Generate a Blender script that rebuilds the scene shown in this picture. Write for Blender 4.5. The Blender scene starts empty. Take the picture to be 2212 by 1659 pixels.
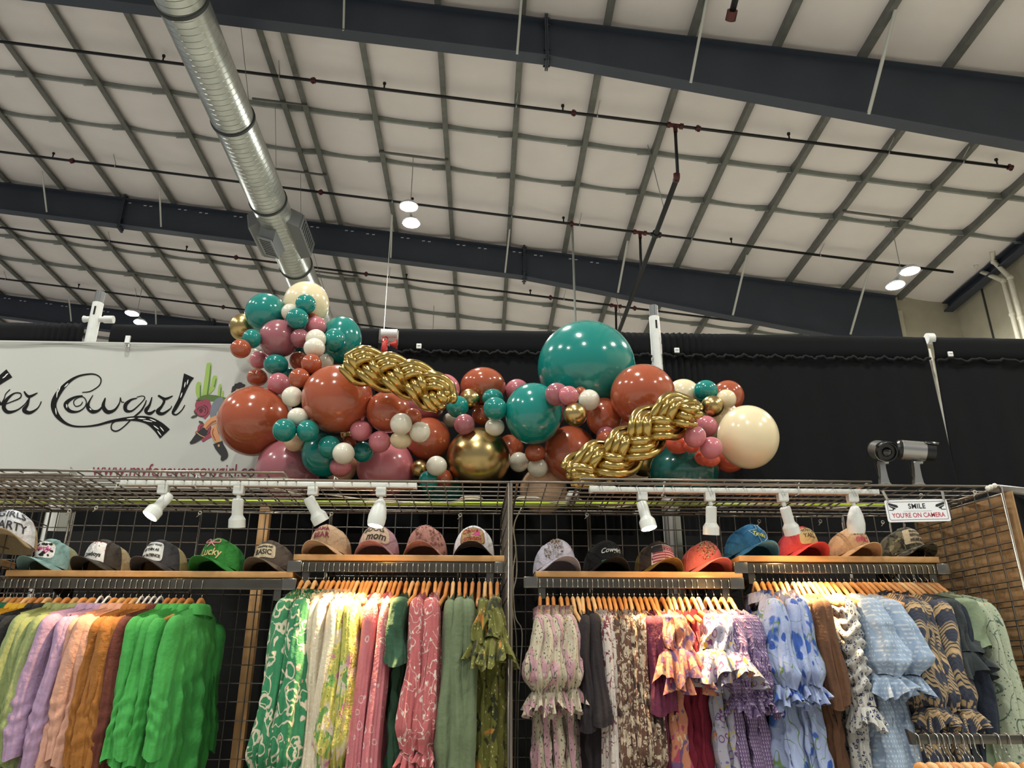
import bpy, bmesh, math, random
from math import sin, cos, pi, radians, sqrt, atan2
from mathutils import Vector, Matrix, noise
R = random.Random(7)
SC = bpy.context.scene
COL = SC.collection
# ---------------------------------------------------------------- camera
FPX = 1705.32
YAW, PIT, ROL = radians(2.0736), radians(21.5484), radians(0.0285)
CAM = Vector((0, 0, 1.62))
fw = Vector((sin(YAW)*cos(PIT), cos(YAW)*cos(PIT), sin(PIT)))
rt0 = Vector((cos(YAW), -sin(YAW), 0)); up0 = rt0.cross(fw)
rt = rt0*cos(ROL)+up0*sin(ROL); up = -rt0*sin(ROL)+up0*cos(ROL)
cd = bpy.data.cameras.new('camera'); cam = bpy.data.objects.new('camera', cd); COL.objects.link(cam)
cd.sensor_width = 36; cd.lens = FPX/2212*36; cd.clip_start = .05; cd.clip_end = 200
M = Matrix((rt, up, -fw)).transposed().to_4x4(); M.translation = CAM; cam.matrix_world = M
SC.camera = cam
# ---------------------------------------------------------------- world, exposure
SC.view_settings.view_transform = 'Standard'; SC.view_settings.look = 'None'
SC.view_settings.exposure = 0.35; SC.view_settings.gamma = 1.0
w = bpy.data.worlds.new('hall_ambience'); SC.world = w; w.use_nodes = True
w.node_tree.nodes['Background'].inputs[0].default_value = (.93, .97, 1, 1)
w.node_tree.nodes['Background'].inputs[1].default_value = .25
HIGHBAY = 680.0     # radiance of the round high bay lenses
SPOT = 95.0         # watts of each warm track lamp
SC.cycles.use_denoising = True
SC.cycles.max_bounces = 6; SC.cycles.sample_clamp_indirect = 4

# ---------------------------------------------------------------- measuring helpers (a direction from the viewpoint met with a plane of the place)
def ray(x, y): return fw + rt*((x-1106)/FPX) - up*((y-829.5)/FPX)
def atY(x, y, Y): d = ray(x, y); return CAM + d*(Y/d.y)
def atZ(x, y, Z): d = ray(x, y); return CAM + d*((Z-CAM.z)/d.z)
def atX(x, y, X): d = ray(x, y); return CAM + d*(X/d.x)
def depth(P): return (Vector(P)-CAM).dot(fw)
H0, SL = 11.4+CAM.z, .12357
def roofz(x): return H0 - SL*x          # underside of the purlins
def roofpt(x, y, off=0):
    d = ray(x, y); k = (H0-CAM.z+off)/(d.z+SL*d.x); return CAM + d*k

# ---------------------------------------------------------------- materials
MATS = {}
def srgb(c):
    if isinstance(c, str): c = tuple(int(c[i:i+2], 16)/255 for i in (0, 2, 4))
    return tuple((v/12.92 if v <= .04045 else ((v+.055)/1.055)**2.4) for v in c)+(1,)
def mat(name, color='808080', rough=.6, metal=0., noise=0., nscale=30., bump=0., bscale=60., emit=0., spec=None, sheen=0., trans=0., coat=0., alpha=1., stretch=None, sub=0.):
    if name in MATS: return MATS[name]
    m = bpy.data.materials.new(name); m.use_nodes = True; nt = m.node_tree; N = nt.nodes; L = nt.links
    b = N['Principled BSDF']; c = srgb(color)
    b.inputs['Base Color'].default_value = c; b.inputs['Roughness'].default_value = rough; b.inputs['Metallic'].default_value = metal
    if spec is not None: b.inputs['Specular IOR Level'].default_value = spec
    if sheen: b.inputs['Sheen Weight'].default_value = sheen
    if coat: b.inputs['Coat Weight'].default_value = coat; b.inputs['Coat Roughness'].default_value = .08
    if trans: b.inputs['Transmission Weight'].default_value = trans
    if sub: b.inputs['Subsurface Weight'].default_value = sub; b.inputs['Subsurface Scale'].default_value = .05
    if alpha < 1: b.inputs['Alpha'].default_value = alpha
    if emit: b.inputs['Emission Color'].default_value = c; b.inputs['Emission Strength'].default_value = emit
    tc = N.new('ShaderNodeTexCoord'); src = tc.outputs['Object']
    if stretch:
        mp = N.new('ShaderNodeMapping'); mp.inputs['Scale'].default_value = stretch; L.new(src, mp.inputs[0]); src = mp.outputs[0]
    if noise:
        n = N.new('ShaderNodeTexNoise'); n.inputs['Scale'].default_value = nscale; n.inputs['Detail'].default_value = 4; L.new(src, n.inputs['Vector'])
        r = N.new('ShaderNodeMapRange'); r.inputs[1].default_value = .3; r.inputs[2].default_value = .7; r.inputs[3].default_value = 1-noise; r.inputs[4].default_value = 1+noise; L.new(n.outputs[0], r.inputs[0])
        mx = N.new('ShaderNodeVectorMath'); mx.operation = 'SCALE'; mx.inputs[0].default_value = c[:3]; L.new(r.outputs[0], mx.inputs['Scale']); L.new(mx.outputs[0], b.inputs['Base Color'])
    if bump:
        n2 = N.new('ShaderNodeTexNoise'); n2.inputs['Scale'].default_value = bscale; n2.inputs['Detail'].default_value = 3; L.new(src, n2.inputs['Vector'])
        bp = N.new('ShaderNodeBump'); bp.inputs['Strength'].default_value = bump; bp.inputs['Distance'].default_value = .01; L.new(n2.outputs[0], bp.inputs['Height']); L.new(bp.outputs[0], b.inputs['Normal'])
    MATS[name] = m; return m
class PM:
    """pattern material: layers of shapes mixed over a ground colour, in the garment's own coordinates"""
    def __init__(s, name, ground, rough=.85, sheen=.06, flat=True, dim=.9):
        s.dim = dim; ground = s.dk(ground)
        s.m = mat(name, ground, rough, bump=.25, bscale=90, sheen=sheen); s.nt = s.m.node_tree; s.N = s.nt.nodes; s.L = s.nt.links
        s.b = s.N['Principled BSDF']; tc = s.N.new('ShaderNodeTexCoord')
        oi = s.N.new('ShaderNodeObjectInfo'); sh = s.N.new('ShaderNodeVectorMath'); sh.operation = 'MULTIPLY_ADD'
        s.L.new(oi.outputs['Random'], sh.inputs[0]); sh.inputs[1].default_value = (3, 2, 5); s.L.new(tc.outputs['Object'], sh.inputs[2])
        mp = s.N.new('ShaderNodeMapping'); mp.inputs['Scale'].default_value = (1.5, 1, 1); s.L.new(sh.outputs[0], mp.inputs[0]); s.v = mp.outputs[0]
        sx = s.N.new('ShaderNodeSeparateXYZ'); s.L.new(tc.outputs['Object'], sx.inputs[0])
        s.u = s.math('ADD', s.math('MULTIPLY', sx.outputs[0], 1.7), sx.outputs[1]); s.z = sx.outputs[2]
        nz = s.N.new('ShaderNodeTexNoise'); nz.inputs['Scale'].default_value = 14; s.L.new(s.v, nz.inputs['Vector'])
        vm = s.N.new('ShaderNodeVectorMath'); vm.operation = 'MULTIPLY_ADD'; s.L.new(nz.outputs['Color'], vm.inputs[0]); vm.inputs[1].default_value = (.05, .05, .05); s.L.new(s.v, vm.inputs[2]); s.vw = vm.outputs[0]
        s.cur = None; s.g = srgb(ground)
    def dk(s, c): return tuple(int(c[i:i+2], 16)/255*s.dim for i in (0, 2, 4))
    def math(s, op, a, b=None, c=None):
        n = s.N.new('ShaderNodeMath'); n.operation = op
        for i, q in enumerate((a, b, c)):
            if q is None: continue
            if isinstance(q, (int, float)): n.inputs[i].default_value = q
            else: s.L.new(q, n.inputs[i])
        return n.outputs[0]
    def mix(s, fac, color):
        n = s.N.new('ShaderNodeMix'); n.data_type = 'RGBA'; s.L.new(fac, n.inputs[0])
        if s.cur is None: n.inputs[6].default_value = s.g
        else: s.L.new(s.cur, n.inputs[6])
        n.inputs[7].default_value = srgb(s.dk(color)); s.cur = n.outputs[2]; s.L.new(s.cur, s.b.inputs['Base Color']); return s
    def step(s, val, t, below=True, soft=.01):
        r = s.N.new('ShaderNodeMapRange'); r.inputs[1].default_value = t-soft; r.inputs[2].default_value = t+soft
        r.inputs[3].default_value = 1 if below else 0; r.inputs[4].default_value = 0 if below else 1; s.L.new(val, r.inputs[0]); return r.outputs[0]
    def spots(s, color, scale, t, seed=0, warp=True, metric='EUCLIDEAN'):
        v = s.N.new('ShaderNodeTexVoronoi'); v.inputs['Scale'].default_value = scale; v.distance = metric
        mp = s.N.new('ShaderNodeMapping'); mp.inputs['Location'].default_value = (seed*1.7, seed*.9, 0); s.L.new(s.vw if warp else s.v, mp.inputs[0]); s.L.new(mp.outputs[0], v.inputs['Vector'])
        return s.mix(s.step(v.outputs['Distance'], t), color)
    def rings(s, color, scale, t, wd, seed=0):
        v = s.N.new('ShaderNodeTexVoronoi'); v.inputs['Scale'].default_value = scale
        mp = s.N.new('ShaderNodeMapping'); mp.inputs['Location'].default_value = (seed*1.7, seed*.9, 0); s.L.new(s.vw, mp.inputs[0]); s.L.new(mp.outputs[0], v.inputs['Vector'])
        d = s.math('ABSOLUTE', s.math('SUBTRACT', v.outputs['Distance'], t)); return s.mix(s.step(d, wd), color)
    def vines(s, color, scale, wd, seed=0, dist=1.2):
        n = s.N.new('ShaderNodeTexNoise'); n.inputs['Scale'].default_value = scale; n.inputs['Detail'].default_value = 1; n.inputs['Distortion'].default_value = dist
        mp = s.N.new('ShaderNodeMapping'); mp.inputs['Location'].default_value = (seed, seed*2, 0); s.L.new(s.v, mp.inputs[0]); s.L.new(mp.outputs[0], n.inputs['Vector'])
        d = s.math('ABSOLUTE', s.math('SUBTRACT', n.outputs[0], .5)); return s.mix(s.step(d, wd, soft=.004), color)
    def blobs(s, color, scale, t, seed=0, soft=.02):
        n = s.N.new('ShaderNodeTexNoise'); n.inputs['Scale'].default_value = scale; n.inputs['Detail'].default_value = 2; n.inputs['Distortion'].default_value = .8
        mp = s.N.new('ShaderNodeMapping'); mp.inputs['Location'].default_value = (seed*3, seed, 0); s.L.new(s.v, mp.inputs[0]); s.L.new(mp.outputs[0], n.inputs['Vector'])
        return s.mix(s.step(n.outputs[0], t, below=False, soft=soft), color)
    def stripes(s, color, freq, duty=.5, axis='u', soft=.08, shear=0., wav=0.):
        a = s.u if axis == 'u' else s.z
        if shear: a = s.math('ADD', s.math('MULTIPLY', s.z if axis == 'u' else s.u, shear), a)
        f = s.math('FRACT', s.math('MULTIPLY', s.math('ADD', a, 10), freq))
        return s.mix(s.step(f, duty, soft=soft*.5), color)
    def checks(s, color, freq, duty=.5):
        f1 = s.math('FRACT', s.math('MULTIPLY', s.math('ADD', s.u, 10), freq)); f2 = s.math('FRACT', s.math('MULTIPLY', s.math('ADD', s.z, 10), freq))
        return s.mix(s.math('MULTIPLY', s.step(f1, duty, soft=.05), s.step(f2, duty, soft=.05)), color)

# ---------------------------------------------------------------- mesh helpers
class MB:
    def __init__(s): s.v = []; s.f = []
    def add(s, vs, fs, T=None):
        o = len(s.v)
        s.v += [tuple(T @ Vector(p)) if T is not None else tuple(p) for p in vs]; s.f += [tuple(i+o for i in q) for q in fs]; return s
    def box(s, c, d, T=None):
        x, y, z = (d[0]/2, d[1]/2, d[2]/2); cx, cy, cz = c
        vs = [(cx+i*x, cy+j*y, cz+k*z) for i in (-1, 1) for j in (-1, 1) for k in (-1, 1)]
        return s.add(vs, [(0, 1, 3, 2), (4, 6, 7, 5), (0, 4, 5, 1), (2, 3, 7, 6), (0, 2, 6, 4), (1, 5, 7, 3)], T)
    def rbox(s, c, d, r, T=None):
        bm = bmesh.new(); bmesh.ops.create_cube(bm, size=1)
        for v in bm.verts: v.co = Vector((v.co.x*d[0]+c[0], v.co.y*d[1]+c[1], v.co.z*d[2]+c[2]))
        bmesh.ops.bevel(bm, geom=list(bm.edges), offset=r, segments=3, affect='EDGES', profile=.5)
        bm.verts.ensure_lookup_table(); vs = [v.co.copy() for v in bm.verts]; fs = [[v.index for v in f.verts] for f in bm.faces]; bm.free()
        return s.add(vs, fs, T)
    def tube(s, path, r, n=8, T=None, closed=False, caps=True, flat=1.):
        P = [Vector(p) for p in path]; m = len(P)
        rs = r if isinstance(r, (list, tuple)) else [r]*m
        vs = []; fs = []; prev = None
        for i in range(m):
            if closed: t = P[(i+1) % m]-P[i-1]
            else: t = P[min(i+1, m-1)]-P[max(i-1, 0)]
            if t.length < 1e-9: t = Vector((0, 0, 1))
            t.normalize()
            if prev is None:
                a = Vector((0, 0, 1)) if abs(t.z) < .9 else Vector((1, 0, 0)); prev = (a - t*a.dot(t)).normalized()
            else:
                q = prev - t*prev.dot(t); prev = q.normalized() if q.length > 1e-6 else prev
            b = t.cross(prev)
            for k in range(n):
                an = 2*pi*k/n; vs.append(P[i] + prev*(cos(an)*rs[i]) + b*(sin(an)*rs[i]*flat))
        for i in range(m if closed else m-1):
            j = (i+1) % m
            for k in range(n): fs.append((i*n+k, i*n+(k+1) % n, j*n+(k+1) % n, j*n+k))
        if caps and not closed: fs.append(tuple(range(n))[::-1]); fs.append(tuple((m-1)*n+k for k in range(n)))
        return s.add(vs, fs, T)
    def lathe(s, prof, n=32, T=None, caps=True):
        vs = []; fs = []; m = len(prof)
        for (r, z) in prof:
            for k in range(n): a = 2*pi*k/n; vs.append((r*cos(a), r*sin(a), z))
        for i in range(m-1):
            for k in range(n): fs.append((i*n+k, i*n+(k+1) % n, (i+1)*n+(k+1) % n, (i+1)*n+k))
        if caps:
            if prof[0][0] > 1e-6: fs.append(tuple(range(n))[::-1])
            if prof[-1][0] > 1e-6: fs.append(tuple((m-1)*n+k for k in range(n)))
        return s.add(vs, fs, T)
    def prism(s, poly, y0, y1, T=None):
        """poly in (x,z), extruded along y"""
        n = len(poly); vs = [(x, y0, z) for x, z in poly]+[(x, y1, z) for x, z in poly]
        fs = [tuple(range(n)), tuple(range(2*n-1, n-1, -1))]+[(i, i+n, (i+1) % n+n, (i+1) % n) for i in range(n)]
        return s.add(vs, fs, T)
    def grid(s, fn, nu, nv, T=None, wrap=False):
        vs = [fn(i/(nu if wrap else nu-1), j/(nv-1)) for j in range(nv) for i in range(nu)]; fs = []
        for j in range(nv-1):
            for i in range(nu if wrap else nu-1):
                i2 = (i+1) % nu; fs.append((j*nu+i, j*nu+i2, (j+1)*nu+i2, (j+1)*nu+i))
        return s.add(vs, fs, T)
    def ball(s, c, r, n=16, T=None):
        prof = [(r*sin(pi*i/n) if 0 < i < n else 1e-5, -r*cos(pi*i/n)) for i in range(n+1)]
        TT = Matrix.Translation(Vector(c)); return s.lathe(prof, n*2, (T @ TT) if T is not None else TT, caps=False)
    def data(s, name, m, smooth=False):
        me = bpy.data.meshes.new(name); me.from_pydata([tuple(v) for v in s.v], [], s.f); me.update()
        if smooth: me.polygons.foreach_set('use_smooth', [True]*len(me.polygons))
        if m is not None: me.materials.append(m)
        return me
    def build(s, name, m, parent=None, smooth=False, auto=None):
        """geometry is given in world space; a parent's place is taken off"""
        if parent is not None and parent.get('_local', 0) == 0:
            iv = parent_inv(parent); s.v = [tuple(iv @ Vector(p)) for p in s.v]
        me = s.data(name, m, smooth)
        o = bpy.data.objects.new(name, me); COL.objects.link(o)
        if parent is not None: o.parent = parent
        if auto: sharp(o, auto)
        return o
def world_of(o):
    Mx = Matrix.LocRotScale(o.location, o.rotation_euler, o.scale)
    return (world_of(o.parent) @ Mx) if o.parent else Mx
def parent_inv(o): return world_of(o).inverted()
def sharp(o, ang=35):
    me = o.data; me.polygons.foreach_set('use_smooth', [True]*len(me.polygons))
    try: me.set_sharp_from_angle(angle=radians(ang))
    except Exception: pass
def thing(name, label, cat, loc=(0, 0, 0), rot=(0, 0, 0), group=None, local=False):
    o = bpy.data.objects.new(name, None); COL.objects.link(o); o.empty_display_size = .05
    o.location = loc; o.rotation_euler = rot; o['label'] = label; o['category'] = cat
    if group: o['group'] = group
    if local: LOCALS.add(o.name)
    return o
LOCALS = set()
def tag(o, label, cat, group=None, kind=None):
    o['label'] = label; o['category'] = cat
    if group: o['group'] = group
    if kind: o['kind'] = kind
    return o
def struct(o, label=None):
    o['kind'] = 'structure'
    if label: o['label'] = label
    return o
def copy_tree(o, parent=None):
    c = o.copy(); COL.objects.link(c); c.parent = parent
    for ch in list(o.children): copy_tree(ch, c)
    return c
def obj(name, data, parent=None, loc=(0, 0, 0), rot=(0, 0, 0), scale=(1, 1, 1)):
    o = bpy.data.objects.new(name, data); COL.objects.link(o); o.location = loc; o.rotation_euler = rot; o.scale = scale
    if parent is not None: o.parent = parent
    return o
def text_data(body, size=1, align='CENTER', shear=0., space=1., bold=0., line=1.):
    """flat letters in the XY plane as raw verts and faces"""
    cu = bpy.data.curves.new('t', 'FONT'); cu.body = body; cu.size = size; cu.align_x = align; cu.align_y = 'CENTER'; cu.shear = shear; cu.space_character = space; cu.offset = bold; cu.space_line = line; cu.resolution_u = 3
    to = bpy.data.objects.new('t', cu); COL.objects.link(to)
    me = bpy.data.meshes.new_from_object(to); vs = [v.co.copy() for v in me.vertices]; fs = [tuple(p.vertices) for p in me.polygons]
    bpy.data.objects.remove(to); bpy.data.curves.remove(cu); bpy.data.meshes.remove(me)
    return vs, fs
def catmull(pts, n=8):
    out = []; m = len(pts)
    for i in range(m-1):
        p0, p1, p2, p3 = (pts[max(i-1, 0)], pts[i], pts[i+1], pts[min(i+2, m-1)])
        for k in range(n):
            t = k/n; out.append(tuple(.5*((2*b)+(-a+c)*t+(2*a-5*b+4*c-d)*t*t+(-a+3*b-3*c+d)*t**3) for a, b, c, d in zip(p0, p1, p2, p3)))
    out.append(tuple(pts[-1])); return out
ORD = ['first', 'second', 'third', 'fourth', 'fifth', 'sixth', 'seventh', 'eighth', 'ninth', 'tenth', 'eleventh', 'twelfth', 'thirteenth', 'fourteenth', 'fifteenth', 'sixteenth', 'seventeenth', 'eighteenth', 'nineteenth', 'twentieth']
# ================================================================ THE HALL
galv = mat('galvanised_purlin', '686965', .55, .3, noise=.15, nscale=6)
galv_lt = mat('galvanised_channel', '8a8f8b', .5, .35, noise=.1, nscale=5)
frame_m = mat('painted_frame_steel', '353b47', .55, .1, noise=.08, nscale=2)
blanket = mat('roof_blanket_vinyl', 'd8d1d0', .7, noise=.04, nscale=1.2, bump=.25, bscale=5)
wallm = mat('beige_wall_liner', 'a9a390', .8, noise=.06, nscale=3)
concrete = mat('concrete_floor', 'aaa7a0', .7, noise=.1, nscale=1.5)
blackpipe = mat('black_sprinkler_pipe', '17181a', .45, .2)
redfit = mat('red_grooved_coupling', '4c1a1a', .5, .1)
white_paint = mat('white_paint', 'dfe0dc', .45)
pvc = mat('weathered_pvc', 'cfcabb', .5, noise=.06)
steel_w = mat('cable_steel', '9a9c9c', .35, .8)
XL, XR, YB = -26., 12.78, 40.
fl = MB().box(((XL+XR)/2, 14, -.1), (XR-XL+.4, 52.4, .2)).build('floor', concrete); struct(fl)
# insulation blanket slung over the purlins
px0 = [-4.052+1.524*k for k in range(-14, 11)]
def blanket_fn(u, v):
    x = XL+(XR-XL)*u; y = -10+(YB+10)*v
    k = ((x+4.052)/1.524) % 1.0; s = sin(pi*k)
    sag = .075*s**.6
    rowk = min(abs(y-yy) for yy in (14.1, 15.57, 21.8, 23.4, 29.5, 31.1, 6.4, 7.9))
    lift = .045*math.exp(-(rowk/.25)**2)
    yy_ = (y+.28*s+.05*sin(x*2.3)-11.3) % 7.72; am = .7+.5*sin(k*3+math.floor((x+4.052)/1.524)*1.7+math.floor((y-11.3)/7.72)*2.1)
    wr = .018*s*sin(y*2.1+.6*sin(x*1.3))+am*s**.5*sum(c*math.exp(-((yy_-o_)/w_)**2) for o_, w_, c in ((.95, .10, .04), (1.35, .09, .03), (5.7, .10, .035), (6.1, .1, .03), (3.6, .14, .012)))
    raf = min(abs(y-yy) for yy in (3.1, 10.82, 18.55, 26.27, 34.))
    return (x, y, roofz(x)+.262-sag+lift-wr)
cl = MB().grid(blanket_fn, 280, 560).build('ceiling', blanket, smooth=True); struct(cl)
md = cl.modifiers.new('thick', 'SOLIDIFY'); md.thickness = -.08; md.offset = 1
# side wall and the return beside it
zW = roofz(12.75)
struct(MB().box((12.88, 13.9, zW/2+.1), (.2, 52.2, zW+.3)).build('wall_right', wallm))
struct(MB().box(((XL+XR)/2, YB+.1, 8), (XR-XL, .2, 17)).build('wall_back', wallm))
wr_ = MB().prism([(11.02, 0), (12.78, 0), (12.78, roofz(12.78)+.12), (11.02, roofz(11.02)+.12)], 18.75, 18.95).build('wall_return', wallm); struct(wr_)
struct(MB().box((11.1, 18.72, 5.6), (.2, .06, 11.4)).build('trim_1', mat('wall_trim', 'b8b2a0', .7)))
dark_line = mat('shadow_gap_trim', '3a3833', .8)
for i, y in enumerate((17.6, 14.2, 10.8)): struct(MB().box((12.76, y, zW/2), (.03, .04, zW)).build('trim_%d' % (i+2), dark_line))
# eave strut
o = MB()
o.box((12.6, 14, roofz(12.6)-.02), (.1, 50, .26)); o.box((12.52, 14, roofz(12.6)-.14), (.24, 50, .04)); o.box((12.52, 14, roofz(12.6)+.1), (.24, 50, .02))
tag(o.build('eave_strut', frame_m), 'dark steel eave strut along the top of the right wall', 'steel beam')
# purlins
def purlin_mb(x, flip=1):
    o = MB(); z = roofz(x); t = .014; wdt = .105*flip
    o.box((x+.005, 15, z+.13), (t, 50, .26)); o.box((x+wdt/2, 15, z+.006), (abs(wdt), 50, t)); o.box((x+wdt, 15, z+.02), (t*.8, 50, .03)); o.box((x-wdt/2, 15, z+.255), (abs(wdt), 50, .01)); return o
kl = {-14: 0}
def purlin_label(k):
    if k == 0: return 'roof purlin just right of the narrow pair of purlins near the duct'
    if k > 0: return '%s grey roof purlin to the right of the narrow pair beside the duct' % ORD[k-1]
    return '%s grey roof purlin to the left of the narrow pair beside the duct' % ORD[-k-1]
for k in range(-14, 11):
    x = -4.052+1.524*k
    tag(purlin_mb(x).build('roof_purlin', galv), purlin_label(k), 'purlin', 'roof purlins')
tag(purlin_mb(-4.52).build('roof_purlin', galv), 'extra roof purlin beside the duct, left one of the narrow pair', 'purlin', 'roof purlins')
# bridging rows
for n, (Y, lab) in enumerate(((14.1, 'nearer row of flat bridging channel in the roof bay with two high bay lamps'), (15.57, 'farther row of flat bridging channel in the roof bay with two high bay lamps'),
                   (21.8, 'nearer row of flat bridging channel in the bay behind the second rafter'), (23.4, 'farther row of flat bridging channel in the bay behind the second rafter'),
                   (29.5, 'nearer row of bridging channel in the farthest roof bay'), (31.1, 'farther row of bridging channel in the farthest roof bay'))):
    o = MB(); t = roofz(0)+.075
    for k in range(-14, 11):
        xa = -4.052+1.524*k; xb = xa+1.53
        if k == 10: xb = 12.7
        za, zb = roofz(xa)+.12, roofz(xb)+.12
        o.add([(xa, Y, za-.06), (xb, Y, zb-.06), (xb, Y, zb+.06), (xa, Y, za+.06), (xa, Y+.05, za-.06), (xb, Y+.05, zb-.06), (xb, Y+.05, zb+.06), (xa, Y+.05, za+.06)],
              [(0, 1, 2, 3), (5, 4, 7, 6), (0, 4, 5, 1), (3, 2, 6, 7), (0, 3, 7, 4), (1, 5, 6, 2)])
        o.box((xb-.16, Y+.01, zb-.065), (.34, .03, .012))
    tag(o.build('bridging_channel', galv_lt), lab, 'roof channel')
# rafters
def rdepth(x): return .83 if x < .9 else .83+(x-.9)*.0745
def rafter(Y, x0, x1, lab, splice):
    t = thing('roof_rafter', lab, 'steel beam', (0, Y, roofz(0)), group='roof rafters')
    xs = [x0+(x1-x0)*i/60 for i in range(61)]
    if x0 < .9 < x1: xs = sorted(xs+[.9])
    wb = MB(); tf = MB(); bf = MB()
    top = [(x, roofz(x)-.004) for x in xs]; bot = [(x, roofz(x)-rdepth(x)) for x in xs]
    wb.prism(top+bot[::-1], Y-.007, Y+.007); wb.build('web', frame_m, t)
    n = len(xs)
    def strip(o, pts, w, th):
        vs = []; fs = []
        for (x, z) in pts: vs += [(x, Y-w, z), (x, Y+w, z), (x, Y+w, z-th), (x, Y-w, z-th)]
        for i in range(len(pts)-1):
            a = i*4; b = a+4; fs += [(a, a+1, b+1, b), (a+1, a+2, b+2, b+1), (a+2, a+3, b+3, b+2), (a+3, a, b, b+3)]
        fs += [(3, 2, 1, 0), tuple((len(pts)-1)*4+i for i in range(4))]; o.add(vs, fs)
    strip(tf, top, .12, .02); tf.build('top_flange', frame_m, t)
    strip(bf, bot, .125, .02); bf.build('bottom_flange', frame_m, t)
    for x in splice:
        sp = MB(); z = roofz(x); d = rdepth(x)
        for dx in (-.016, .016):
            sp.box((x+dx, Y, z-d/2-.02), (.024, .26, d+.24))
        sp.build('end_plate', frame_m, t)
        for zz in (z+.03, z-.12, z-.2, z-d+.14, z-d+.04, z-d-.08):
            for sy in (-1, 1):
                MB().tube([(x-.06, Y+sy*.08, zz), (x+.06, Y+sy*.08, zz)], .018, 6).build('bolt', mat('bolt_steel', '1f2023', .5, .4), t)
    for k in (range(-4, 5) if 18 < Y < 19 else range(-9, -6) if 26 < Y < 27 else ()):
        x = -4.052+1.524*k
        for dx in (-.14, .02, .44, .6):
            MB().box((x+dx+.35, Y-.0085, roofz(x+dx)-.13-.02*(dx > .3)), (.075, .003, .028)).build('web_slot_daylight', mat('painted_slot_daylight', 'c9ccd2', .6), t)  # pale plates painted as daylight showing through slots in the web
    return t
rafter(10.82, XL+.05, 12.6, 'nearest dark grey steel rafter, crossing the top right of the roof', [1.0])
rafter(18.63, XL+.05, 11.05, 'middle dark grey steel rafter passing behind the duct and both hanging lamps', [-9.9, 1.0])
rafter(26.3, XL+.05, 11.05, 'farthest visible dark steel rafter, just above the black drape at the left', [-9.9])
rafter(34.1, XL+.05, 11.05, 'rear steel rafter seen through the gap beside the left drape pole', [])
# flange braces: rod from purlin underside to rafter bottom flange
def brace(pt, pb, Y, lab, r=.022, m=galv_lt):
    A = roofpt(*pt); B = atY(*pb, Y-.1)
    o = MB().tube([A+Vector((0, 0, .02)), B], r, 8); tag(o.build('flange_brace', m), lab, 'brace', 'rafter flange braces')
br = mat('brace_white', 'b9bab4', .5, .1)
brace((744, -30), (742, 66), 10.82, 'left brace rod on the nearest rafter, right of the duct', .02, br)
brace((1128, -20), (1117, 117), 10.82, 'brace rod beside the bolted splice of the nearest rafter', .022, br)
brace((1527, 0), (1492, 179), 10.82, 'brace rod on the nearest rafter between the splice and the long rod', .026, br)
brace((1935, 23), (1876, 247), 10.82, 'longest brace rod, on the nearest rafter at the far right', .032, br)
for (a, b, l) in (((90, 372), (101, 458), 'leftmost brace rod on the middle rafter'), ((344, 405), (348, 490), 'brace rod on the middle rafter left of the duct'),
                  ((847, 465), (844, 557), 'brace rod on the middle rafter below the bright twin lamp'), ((1101, 496), (1091, 590), 'brace rod next to the splice of the middle rafter'),
                  ((1356, 521), (1335, 632), 'brace rod on the middle rafter beside the long sprinkler main'), ((1614, 552), (1583, 681), 'brace rod on the middle rafter, second from the right'),
                  ((1880, 577), (1837, 722), 'brace rod on the middle rafter below the right twin lamp')):
    brace(a, b, 18.63, l, .03 if a[0] > 1300 else .024, br)
brace((148, 640), (154, 694), 26.3, 'brace rod on the farthest rafter left of the drape pole', .026, br)
brace((336, 666), (337, 700), 26.3, 'brace rod on the farthest rafter right of the left twin lamp', .026, br)

# sprinkler branch lines follow the roof slope
def branch(Y, x0, x1, lab, tee=None, coup=(), heads=(), hang=(), off=-.15, r=.032):
    t = thing('sprinkler_branch_pipe', lab, 'pipe', (x0, Y, roofz(x0)+off), group='sprinkler branch pipes')
    P = lambda x: Vector((x, Y, roofz(x)+off))
    MB().tube([P(x0), P(x1)], r, 10).build('pipe_run', blackpipe, t, smooth=True)
    for x in coup:
        o = MB(); o.tube([P(x-.045), P(x+.045)], r*1.7, 12); o.box(P(x)+Vector((0, 0, r*1.9)), (.05, .03, .03)); o.box(P(x)-Vector((0, 0, r*1.9)), (.05, .03, .03)); o.build('coupling', redfit, t)
    for x in heads:
        o = MB(); p = P(x); o.tube([p, p+Vector((0, 0, .15))], .018, 6); o.tube([p+Vector((0, 0, .13)), p+Vector((0, 0, .17))], .035, 8); o.build('sprinkler_head', blackpipe, t)
    for x in hang:
        o = MB(); p = P(x); q = Vector((x+.03, Y-.25, roofz(x)+.03)); o.tube([p-Vector((0, 0, r+.005)), p+Vector((0, 0, .06)), q], .009, 6)
        o.tube([p+Vector((-.012, 0, 0)), p+Vector((.012, 0, 0))], r+.008, 10); o.build('pipe_hanger', steel_w, t)
    if tee:
        o = MB(); p = P(tee); o.tube([P(tee-.12), P(tee+.12)], r*1.35, 12); o.tube([p, p-Vector((0, 0, .16))], r*1.35, 12)
        for dx in (-.13, .13): o.tube([P(tee+dx-.035), P(tee+dx+.035)], r*1.9, 12)
        o.build('tee_fitting', redfit, t)
        MB().tube([p, Vector((tee-.04, Y, MZ+.03))], r*1.05, 10).build('riser', blackpipe, t, smooth=True)
    return t
MZ = 11.12
branch(12.87, -20, 10.6, 'nearest black sprinkler pipe crossing the roof under the bay with the lamps', 3.78, (-3.6, 1.72, 4.25, 10.55), (-6.7, -3.05+.9, 1.5, 6.1, 10.3), (-4.3, .55, 2.2, 8.1, 9.6))
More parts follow.
